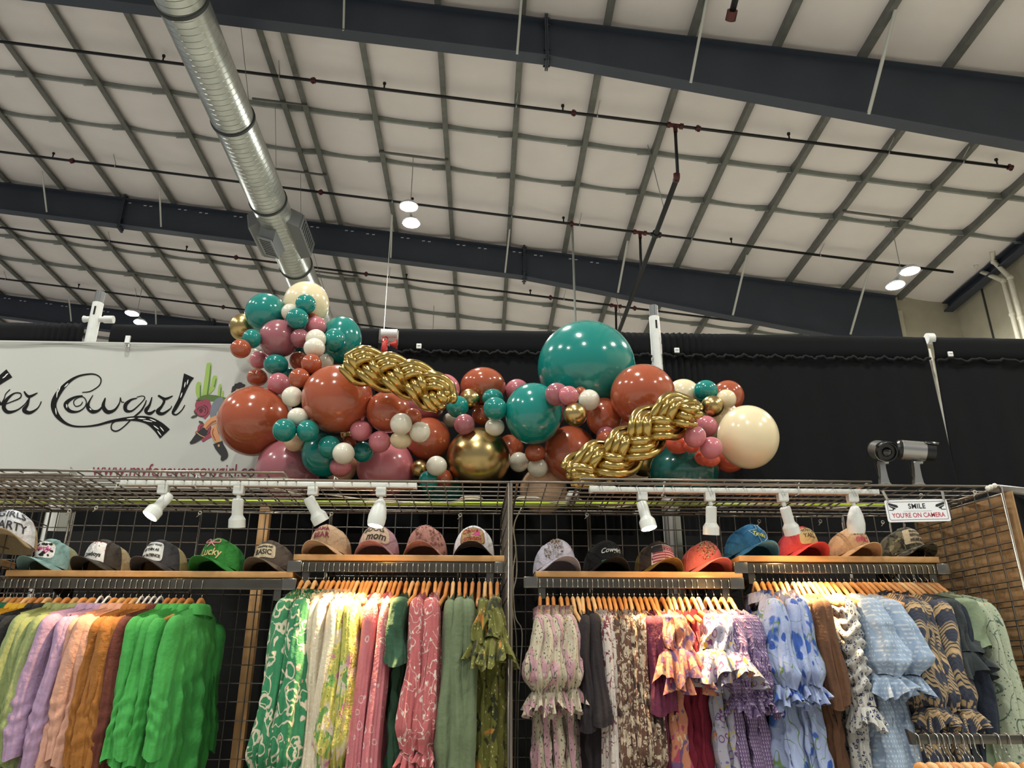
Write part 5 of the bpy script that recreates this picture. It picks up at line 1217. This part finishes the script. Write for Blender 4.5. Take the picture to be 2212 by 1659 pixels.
desc = dict(tealp=('teal green shirt', 'shirt'), yellow=('yellow shirt', 'shirt'), black=('black shirt', 'shirt'), sage=('sage green shirt', 'shirt'), lilac=('lilac shirt', 'shirt'), pink=('salmon pink shirt', 'shirt'), ochre=('ochre orange shirt', 'shirt'), rust=('dark rust shirt', 'shirt'), green=('bright green shirt', 'shirt'),
 greenfloral=('green and cream floral dress', 'dress'), cream=('pale cream dress', 'dress'), yellowfloral=('yellow multicoloured floral dress', 'dress'), pinkbow=('pink dress with small bows', 'dress'), darkgreen=('dark green short-sleeved dress', 'dress'), pinkfloral=('rose pink floral dress', 'dress'), sagedress=('plain sage dress', 'dress'), olivefloral=('olive flutter-sleeved dress', 'dress'),
 stripefloral=('cream puff-sleeved dress', 'dress'), plumblack=('near-black dress', 'dress'), maroonfloral=('white dress with maroon flowers', 'dress'), brownprint=('brown and cream print dress', 'dress'), leopard=('black and white spotted dress', 'dress'), plum=('plum dress', 'dress'), coralabstract=('coral and purple blotched dress', 'dress'), crimson=('crimson sleeveless dress', 'dress'), paisley=('lilac flutter-sleeved paisley dress', 'dress'), gingham=('purple gingham dress', 'dress'),
 bluefloral=('light blue floral dress', 'dress'), brown=('plain brown dress', 'dress'), navydots=('navy and white dotted dress', 'dress'), seersucker=('pale blue puff-sleeved blouse', 'blouse'), plaid=('navy and tan plaid blouse', 'blouse'), slate=('dark slate dress', 'dress'), sagetop=('sage short-sleeved blouse', 'blouse'), vine=('pale green dress with a vine print', 'dress'), navy=('dark navy dress', 'dress'))
num = ['', 'one', 'two', 'three', 'four', 'five', 'six', 'seven', 'eight', 'nine', 'ten']
def fill(items, zrail, yawf, where, white=()):
    tot = {}; 
    for _, k in items: tot[k] = tot.get(k, 0)+1
    cnt = {}
    for n, (hx, k) in enumerate(items):
        P = atY(hx, 1240, RY); x = P.x; zn = zrail-.0545; yaw = radians(yawf(hx)+R.uniform(-5, 5)); kind = 'w' if hx in white else (R.choice((0, 0, 1, 2)) if k != 'x' else 0)
        if k is None:
            cnt['h'] = cnt.get('h', 0)+1
            hanger(x, RY, zn, yaw, '%s from left of the wooden hangers showing no garment, %s' % (ORD[cnt['h']-1], where), kind, 'hangers on the '+where); continue
        cnt[k] = cnt.get(k, 0)+1; d, cat = desc[k]; one = tot[k] == 1
        lab = d+' hanging on the '+where if one else '%s from left of %s %s, %s' % (ORD[cnt[k]-1], num[tot[k]], pl_(d), where)
        garment(k, x, RY, zn, yaw, lab, cat, d if not one else None, var=n % 3, sc=1+R.uniform(-.05, .05), tilt=R.uniform(-.02, .02))
        hl_ = 'hanger of the '+d+', '+where if one else 'hanger of %s from left of %s %s' % (ORD[cnt[k]-1], num[tot[k]], pl_(d))
        hanger(x, RY, zn, yaw, ('white plastic ' if kind == 'w' else 'wooden ')+hl_, kind, 'hangers on the '+where)
def pl_(d):
    for a, b in (('shirt', 'shirts'), ('dress', 'dresses'), ('blouse', 'blouses')):
        w_ = d.split(' ')
        if a in w_: w_[w_.index(a)] = b; return ' '.join(w_)
    return d
def cx(sc_, off, L_): return [(off+c*sc_, k) for c, k in L_]
Li = cx(.2532, 0, [(-60, 'navy'), (20, 'tealp'), (75, 'tealp'), (130, 'tealp'), (185, None), (235, 'yellow'), (290, 'yellow'), (335, 'yellow'), (405, 'black'), (460, 'black'), (545, 'sage'), (620, 'sage'), (690, 'sage'), (760, 'sage'), (835, 'lilac'), (900, 'lilac'), (965, 'lilac'), (1020, 'pink'), (1085, 'pink'), (1145, 'pink'), (1195, 'ochre'), (1245, 'ochre'), (1300, 'ochre'), (1350, 'ochre'), (1405, 'rust'), (1470, 'green'), (1530, 'green'), (1590, 'green'), (1655, 'green'), (1750, 'green')])
wh = [hx for hx, k in Li if hx in (900*.2532, 965*.2532, 1245*.2532, 1300*.2532, 1350*.2532, 1405*.2532)]
fill(Li, zrL, lambda h: -10+(7 if h > 435 else 0), 'far left rail', wh)
Mi = cx(.2712, 520, [(495, 'greenfloral'), (545, 'greenfloral'), (600, 'greenfloral'), (665, 'greenfloral'), (705, None), (745, 'cream'), (790, 'cream'), (830, None), (865, 'cream'), (905, None), (940, 'yellowfloral'), (980, 'yellowfloral'), (1015, None), (1045, 'yellowfloral'), (1085, None), (1125, 'pinkbow'), (1165, 'pinkbow'), (1205, None), (1240, 'pinkbow'), (1280, None), (1325, 'darkgreen'), (1375, 'darkgreen'), (1415, None), (1465, 'pinkfloral'), (1505, 'pinkfloral'), (1555, 'pinkfloral'), (1600, 'pinkfloral'), (1650, None), (1695, 'sagedress'), (1745, 'sagedress'), (1795, 'sagedress'), (1850, 'sagedress'), (1900, None), (1950, 'olivefloral'), (1990, None), (2045, 'olivefloral')])
fill(Mi, zrM, lambda h: -8+6*(h-640)/450, 'lamp-lit rail')
R1 = cx(.2667, 1090, [(285, 'stripefloral'), (345, 'stripefloral'), (390, 'stripefloral'), (450, 'stripefloral'), (500, 'stripefloral'), (545, None), (585, None), (625, 'plumblack'), (665, 'plumblack'), (705, 'maroonfloral'), (750, 'maroonfloral'), (790, 'maroonfloral'), (835, 'brownprint'), (870, 'brownprint'), (915, 'leopard'), (960, 'brownprint'), (1000, 'brownprint'), (1040, 'brownprint'), (1085, 'plum'), (1125, 'plum'), (1165, None), (1205, 'coralabstract'), (1260, 'coralabstract'), (1310, None), (1350, 'crimson'), (1400, 'crimson'), (1450, 'crimson'), (1505, None), (1550, 'paisley'), (1620, 'paisley'), (1680, 'gingham'), (1740, 'gingham'), (1800, 'gingham')])
fill(R1, zr1, lambda h: -2+7*(h-1150)/450, 'centre post rail')
R2 = cx(.2767, 1600, [(105, 'bluefloral'), (160, 'bluefloral'), (205, None), (250, 'bluefloral'), (300, None), (345, 'bluefloral'), (400, None), (440, 'brown'), (485, 'brown'), (525, None), (565, None), (610, 'navydots'), (655, None), (700, None), (750, 'seersucker'), (800, None), (850, 'seersucker'), (905, None), (945, None), (985, 'plaid'), (1035, 'plaid'), (1085, 'plaid'), (1135, 'plaid'), (1180, None), (1225, 'slate'), (1270, 'navy'), (1310, 'sagetop'), (1360, None), (1405, 'vine'), (1450, 'vine'), (1495, 'vine')])
fill(R2, zr2, lambda h: (-8 if h < 1710 else -2+(h-1710)*.13 if h < 1850 else 16+(h-1850)*.12), 'right end rail')

# front rack at the lower right
FY = 2.45
A = atY(1966, 1597, FY); t = thing('front_clothes_rack', 'chrome rack arm in front at the lower right holding empty hooks', 'clothes rack', (A.x+.2, FY, A.z))
MB().rbox((A.x+.35, FY, A.z), (.7, .012, .026), .002).build('bar', steelr, t, auto=40)
MB().add([(A.x, FY-.008, A.z-.014), (A.x+.012, FY-.008, A.z-.014), (A.x+.012, FY-.008, A.z+.014), (A.x-.008, FY-.008, A.z+.027), (A.x, FY+.008, A.z-.014), (A.x+.012, FY+.008, A.z-.014), (A.x+.012, FY+.008, A.z+.014), (A.x-.008, FY+.008, A.z+.027)], [(0, 1, 2, 3), (7, 6, 5, 4), (0, 4, 5, 1), (1, 5, 6, 2), (2, 6, 7, 3), (3, 7, 4, 0)]).build('bar_end_stop', steelr, t)
MB().rbox((A.x+.68, FY, A.z/2-.02), (.03, .03, A.z-.04), .003).build('upright', steelr, t)
MB().rbox((A.x+.68, FY, .02), (.5, .5, .03), .004).build('foot', steelr, t)
for i, hx in enumerate((1979, 2001, 2020, 2031, 2042, 2054, 2074, 2086, 2095, 2113, 2152, 2174, 2206)):
    P = atY(hx, 1597, FY)
    hanger(P.x, FY, A.z-.058, radians(14+R.uniform(-6, 6)), '%s wooden hanger from the left on the front rack at the lower right' % ORD[i], (0, 2, 0, 2, 1)[i % 5], 'hangers on the front rack')
# ================================================================ CAPS
def cap_pt(phi, t, off=0., H=.112, rx=.084, ry=.096):
    t = max(0., t); f = (1+cos(phi))/2; p = .42+.24*(1-f); r = cos(min(t, .9999)*pi/2)**p
    zb = .040*f**3; z = zb+(H-zb*.4)*sin(t*pi/2)**(1.05-.1*f)
    x = (rx*1.03*r+off*cos(t*pi/2))*sin(phi); y = -(ry*r+off*cos(t*pi/2))*cos(phi)
    if f > .5: y -= .006*(f-.5)*2*sin(t*pi)**1 * 1.0
    return Vector((x, y, z+off*sin(t*pi/2)))
def cap_uv(x, y, off=.0018): return cap_pt(x*1.42/.080, .27+y*1.3/.115, off)
def cmap(vs, T, dx=0, dy=0, off=.0022, s=1.): return [T @ cap_uv(dx+v.x*s, dy+v.y*s, off) for v in vs]
def subpoly(w, h, n=8, rnd=.15):
    """a patch as a grid clipped to a rounded outline"""
    return w, h, n
def cap(px_, zs, Y, yaw, lab, front, back=None, brim=None, size=1.08, patch=(), texts=(), extra=None, bm=None, mesh=False):
    X = atY(px_, 1190, Y).x; loc = Vector((X, Y, zs+.002))
    t = thing('baseball_cap', lab, 'cap', loc, (0, 0, radians(yaw))); t.scale = (size,)*3
    T = world_of(t)
    back = back or front; brim = brim or front
    def fab(c): return mat('cap_'+c, c, .85, noise=.08, nscale=60, bump=.3, bscale=160) if len(c) == 6 else MATS[c]
    def net(c):
        m = fab(c); return m
    nt_ = 20; split_ = 1.35
    o = MB(); o.grid(lambda u, v: cap_pt(-split_+2*split_*u, v*.999), 36, nt_, T); o.build('crown', fab(front), t, smooth=True)
    o = MB(); o.grid(lambda u, v: cap_pt(split_+(2*pi-2*split_)*u, v*.999, -.0004), 44, nt_, T); o.build('crown_back', fab(back), t, smooth=True)
    o = MB()   # seams
    for ph in (0, -split_, split_, pi): o.tube([T @ cap_pt(ph, .02+.96*i/12, .0006) for i in range(13)], .0011, 5)
    sm_ = o.build('seams', fab(brim if ph != 9 else brim), t, smooth=True)
    MB().ball(T @ Vector((0, -.0, .1135)), .006*size, 6).build('button', fab(front), t, smooth=True)
    bw = 1.12
    def bf(u, v):
        ph = -bw+2*bw*u; b = cap_pt(ph, .0, .001); c_ = cos(ph/bw*pi/2)
        ext = .072*max(0, c_)**.55; x = b.x*(1+.06*v); y = b.y-ext*v
        xr = min(1, abs(x)/.083); arch = .054*(1-xr**2.2); z = b.z*(1-v)+max(.001, arch-.006*v)*v
        z = max(z*(.25+.75*(1-xr**6)), .0012); return (x, y, z)
    o = MB().grid(bf, 40, 10, T); b_ = o.build('brim', fab(brim), t, smooth=True); b_.modifiers.new('s', 'SOLIDIFY').thickness = .0028
    for (w_, h_, c_, dx, dy, rd) in patch:
        n1, n2 = 22, 12; 
        def pf(u, v):
            x = (u-.5)*2; y = (v-.5)*2
            # squash a square into a rounded rectangle / oval
            if rd: k = (abs(x)**(2/rd*2)+abs(y)**(2/rd*2)+1e-9)**(rd/4)/max(abs(x), abs(y), 1e-6); x, y = x/k, y/k
            return T @ cap_uv(dx+x*w_/2, dy+y*h_/2, .0016)
        MB().grid(pf, n1, n2).build('patch', fab(c_), t, smooth=True)
    for (body, sz, dx, dy, c_, shr, rot_) in texts:
        vs, fs = text_data(body, sz, shear=shr, bold=.0004)
        vs = [Vector((v.x*cos(rot_)-v.y*sin(rot_), v.x*sin(rot_)+v.y*cos(rot_), 0)) for v in vs]
        MB().add(cmap(vs, T, dx, dy, .003), fs).build('lettering', mat('thread_'+c_, c_, .6), t)
    if extra: extra(t, T)
    return t
def strokes(t, T, name, c, sts, off=.0034, w=.0016):
    o = MB()
    for st_ in sts: o.tube([T @ cap_uv(x, y, off) for x, y in catmull(st_, 5)], w, 5)
    return o.build(name, mat('thread_'+c, c, .5), t, smooth=True)
def gems(cx_, cy_, rx, ry, n, seed):
    def f(t, T):
        r = random.Random(seed); cols = ['e6dccb', 'a8855a', 'f5f3ef']
        for ci, c in enumerate(cols):
            o = MB()
            for i in range(n):
                a = r.random()*2*pi; q = sqrt(r.random()); p = T @ cap_uv(cx_+rx*q*cos(a), cy_+ry*q*sin(a), .004); s_ = r.uniform(.0018, .0042)
                o.add([p+Vector(d)*s_ for d in ((1, 0, 0), (-1, 0, 0), (0, 1, 0), (0, -1, 0), (0, 0, 1), (0, 0, -1))], [(0, 2, 4), (2, 1, 4), (1, 3, 4), (3, 0, 4), (2, 0, 5), (1, 2, 5), (3, 1, 5), (0, 3, 5)])
            g = o.build('rhinestones', mat('gem_'+c, c, .12, .8), t); g['kind'] = 'stuff'
    return f
def spots_(name, c, pts):
    def f(t, T):
        o = MB()
        for i, (x, y, a, b) in enumerate(pts):
            n = 10; o.add([T @ cap_uv(x+a*cos(2*pi*k/n)*(1+.2*sin(3*k)), y+b*sin(2*pi*k/n), .0024) for k in range(n)], [tuple(range(n))])
        g = o.build(name, mat('thread_'+c, c, .7), t); g['kind'] = 'stuff'
    return f
def both(*fs):
    def f(t, T):
        for q in fs: q(t, T)
    return f
CY = 3.56
r_ = random.Random(3)
cow = spots_('cow_spots', '151316', [(r_.uniform(-.036, .036), r_.uniform(-.012, .022), r_.uniform(.002, .006), r_.uniform(.002, .005)) for _ in range(22)])
cap(128, zsL, CY, -19, 'dusty blue cap with pink word Howdy on a cow-spot patch, leftmost on the shelf', '7fa1a0', back='8a8a6c', patch=((.082, .044, 'f0efec', 0, .006, 1.0),), texts=(('Howdy', .02, 0, .006, 'cc3f8c', .3, 0),), extra=cow)
cap(240, zsL, CY, -20, 'dark brown cap with a red and white Cowboys patch', '37312b', back='a28f6d', brim='332e27', patch=((.07, .05, 'e9e9e8', 0, .004, 0),), texts=(('Cowboys', .0135, 0, -.008, '18181a', .2, 0),),
    extra=lambda t, T: MB().add([T @ cap_uv(x, y, .0024) for x, y in ((-.035, .004), (-.0175, .013), (0, .0205), (.0175, .013), (.035, .004), (.035, .029), (.0175, .029), (0, .029), (-.0175, .029), (-.035, .029))], [(0, 1, 8, 9), (1, 2, 7, 8), (2, 3, 6, 7), (3, 4, 5, 6)]).build('red_patch_top', mat('thread_red', 'c2262e', .7), t))
cap(362, zsL, CY, -18, 'charcoal cap with white patch about being thin as my patience', '3a383c', back='a8946c', patch=((.066, .05, 'ecebe8', 0, .004, .7),), texts=(('I WISH I WAS', .0088, 0, .0185, '17171a', 0, 0), ('AS THIN AS', .0088, 0, .004, '17171a', 0, 0), ('MY PATIENCE', .0088, 0, -.0105, '17171a', 0, 0)))
bow = lambda t, T: (strokes(t, T, 'pink_bow', 'e09a9c', [[(0, .02), (-.012, .034), (-.022, .033), (-.02, .022), (0, .02)], [(0, .02), (.012, .034), (.022, .033), (.02, .022), (0, .02)], [(0, .02), (-.01, .008)], [(0, .02), (.012, .008)]], w=.0028))
cap(486, zsL, CY, -16, 'bright green cap reading Lucky with a pink bow', '2b7d2f', back='1f6a2b', texts=(('Lucky', .0235, 0, -.004, 'e7c48c', .25, 0),), extra=bow, size=1.14)
cap(596, zsL, CY, -16, 'brown cap reading everything but BASIC, at the end of the lower left shelf', '5d5149', brim='6b5c4d', patch=((.066, .038, 'd8c6a6', 0, .006, .7),), texts=(('everything but', .0082, 0, .0155, '221d1a', .15, 0), ('BASIC', .018, 0, 0, '221d1a', 0, 0)))
cap(714, zsM, CY, -16, 'beige cap with a stitched maroon emblem, leftmost on the higher left shelf', 'bfa082', back='b79a78', texts=(('MAMA', .017, -.002, .021, '7d1f36', 0, 0), ('BEAR', .02, 0, .002, '7d1f36', 0, 0)))
cap(818, zsM, CY, -6, 'mauve cap reading DOG MOM', 'a8828c', brim='a17a84', patch=((.085, .048, 'cdb49a', 0, .008, .9),), texts=(('#DOG', .021, -.002, .019, '2e2426', 0, 0), ('mom', .026, .004, -.001, '2e2426', .3, 0)))
r_ = random.Random(5)
leo = spots_('leopard_spots', '7a4b44', [(r_.uniform(-.02, .12), r_.uniform(-.03, .05), .0035, .003) for _ in range(60)])
cap(922, zsM, CY, -8, 'dusty pink leopard-spotted cap', 'a8776c', back='a5756b', extra=leo)
cap(1024, zsM, CY, -4, 'white cap with a yellow lettered patch, beside the centre post', 'dedce0', back='1b1a1e', brim='2b2022', patch=((.062, .048, '7d7f78', 0, .006, 1.2), (.07, .044, '7b3a26', 0, .006, .7), (.066, .040, 'd9b36c', 0, .006, .7)), texts=(('Coors', .018, -.008, .016, 'a52a22', .3, .12), ('COWBOY', .0105, 0, -.006, 'a52a22', 0, 0)),
    extra=spots_('pink_rider_shape', 'c2487f', [(.012, .008, .008, .004), (.018, .014, .004, .005), (.006, .004, .006, .002), (.02, .004, .006, .002)]))
cap(1197, zs1, CY-.02, 14, 'pale lilac cap with a big rhinestone cluster, leftmost on the lower right shelf', 'bdb8c6', brim='b9b4c0', extra=gems(-.022, .012, .026, .03, 60, 1), size=1.1)
cap(1303, zs1, CY, 10, 'black cap with silver script word Cowgirl and a green label', '08080a', texts=(('Cowgirl', .0175, 0, .004, 'c9cbc9', .35, .05),), patch=((.05, .013, '3d7d52', 0, -.024, 0),), size=1.1)
def flag(t, T):
    def q(name, c, x0, y0, x1, y1, off):
        n = 8; MB().grid(lambda u, v: T @ cap_uv(x0+(x1-x0)*u, y0+(y1-y0)*v, off), n, 3).build(name, mat('thread_'+c, c, .7), t)
    q('flag_border', 'd9d5d6', -.037, -.023, .037, .025, .0012); q('flag_field', 'c9a7b0', -.034, -.020, .034, .022, .0018)
    for i in range(7): q('flag_stripe', '8a2e44', -.034, -.020+i*.0062, .034, -.0170+i*.0062, .0026)
    q('flag_canton', '22222c', -.034, .002, -.006, .022, .0034)
cap(1413, zs1, CY, 14, 'dark brown frayed cap with an American flag patch', '3a2f29', back='5c4a22', brim='6f5a26', extra=flag)
cap(1512, zs1, CY-.01, 18, 'coral pink cap with a rhinestone cluster', 'c4605a', brim='cb6a62', extra=gems(-.018, .014, .026, .03, 60, 2), size=1.08)
tex = [(-.004, .034), (-.004, .017), (-.026, .015), (-.016, .004), (-.010, -.002), (-.004, .002), (.006, -.018), (.014, -.024), (.014, -.012), (.028, -.002), (.032, .004), (.028, .018), (.016, .018), (.008, .022), (.008, .034), (-.004, .034)]
cap(1612, zs2, CY, 15, 'blue cap with a white Texas outline, leftmost on the higher right shelf', '2a6a94', back='2d7199', extra=lambda t, T: strokes(t, T, 'texas_outline', 'c9dbe8', [[a, ((a[0]+b[0])/2, (a[1]+b[1])/2), b] for a, b in zip(tex, tex[1:])], w=.0011), texts=(('Texas', .016, 0, .004, 'd4cf3a', .3, -.15),), size=1.14)
cap(1722, zs2, CY, 14, 'coral red cap with a tan stitched patch', 'c23f42', patch=((.058, .048, 'c2a877', 0, .008, .8),), texts=(('HOWDY', .0135, 0, .022, '5c4a2e', 0, 0), ('YALL', .016, 0, .005, '5c4a2e', 0, 0)))
r_ = random.Random(9)
cap(1832, zs2, CY, 14, 'peach cap with leopard shapes above pink letters', 'c9a27c', texts=(('GIRLS', .016, 0, -.004, 'c93f66', .1, 0),), extra=spots_('leopard_shapes', '2a2320', [(r_.uniform(-.02, .022), r_.uniform(.012, .036), r_.uniform(.002, .005), r_.uniform(.002, .005)) for _ in range(16)]))
camo = PM('cap_camo', '5c543a', flat=False).blobs('221f1a', 26, .52, 1).blobs('8b8060', 22, .6, 4)
cap(1944, zs2, CY, 20, 'camouflage cap with a tan lettered patch, rightmost on the shelf', 'cap_camo', brim='cap_camo', patch=((.075, .044, 'b3a083', 0, .010, .3),), texts=(('BLESSED', .0105, 0, .022, '3a3022', 0, 0), ('BEYOND', .0105, 0, .009, '3a3022', 0, 0), ('MEASURE', .0105, 0, -.004, '3a3022', 0, 0)))
cap(17, NS_.z+.013, 3.42, 14, 'white and tan cap behind the left side grid, lettered GIRLS', 'dcdfe8', back='a38f6f', brim='a38f6f', texts=(('GIRLS', .026, .01, .022, '2a2a30', 0, 0), ('PARTY', .024, .01, -.006, '2a2a30', 0, 0)), size=1.2)
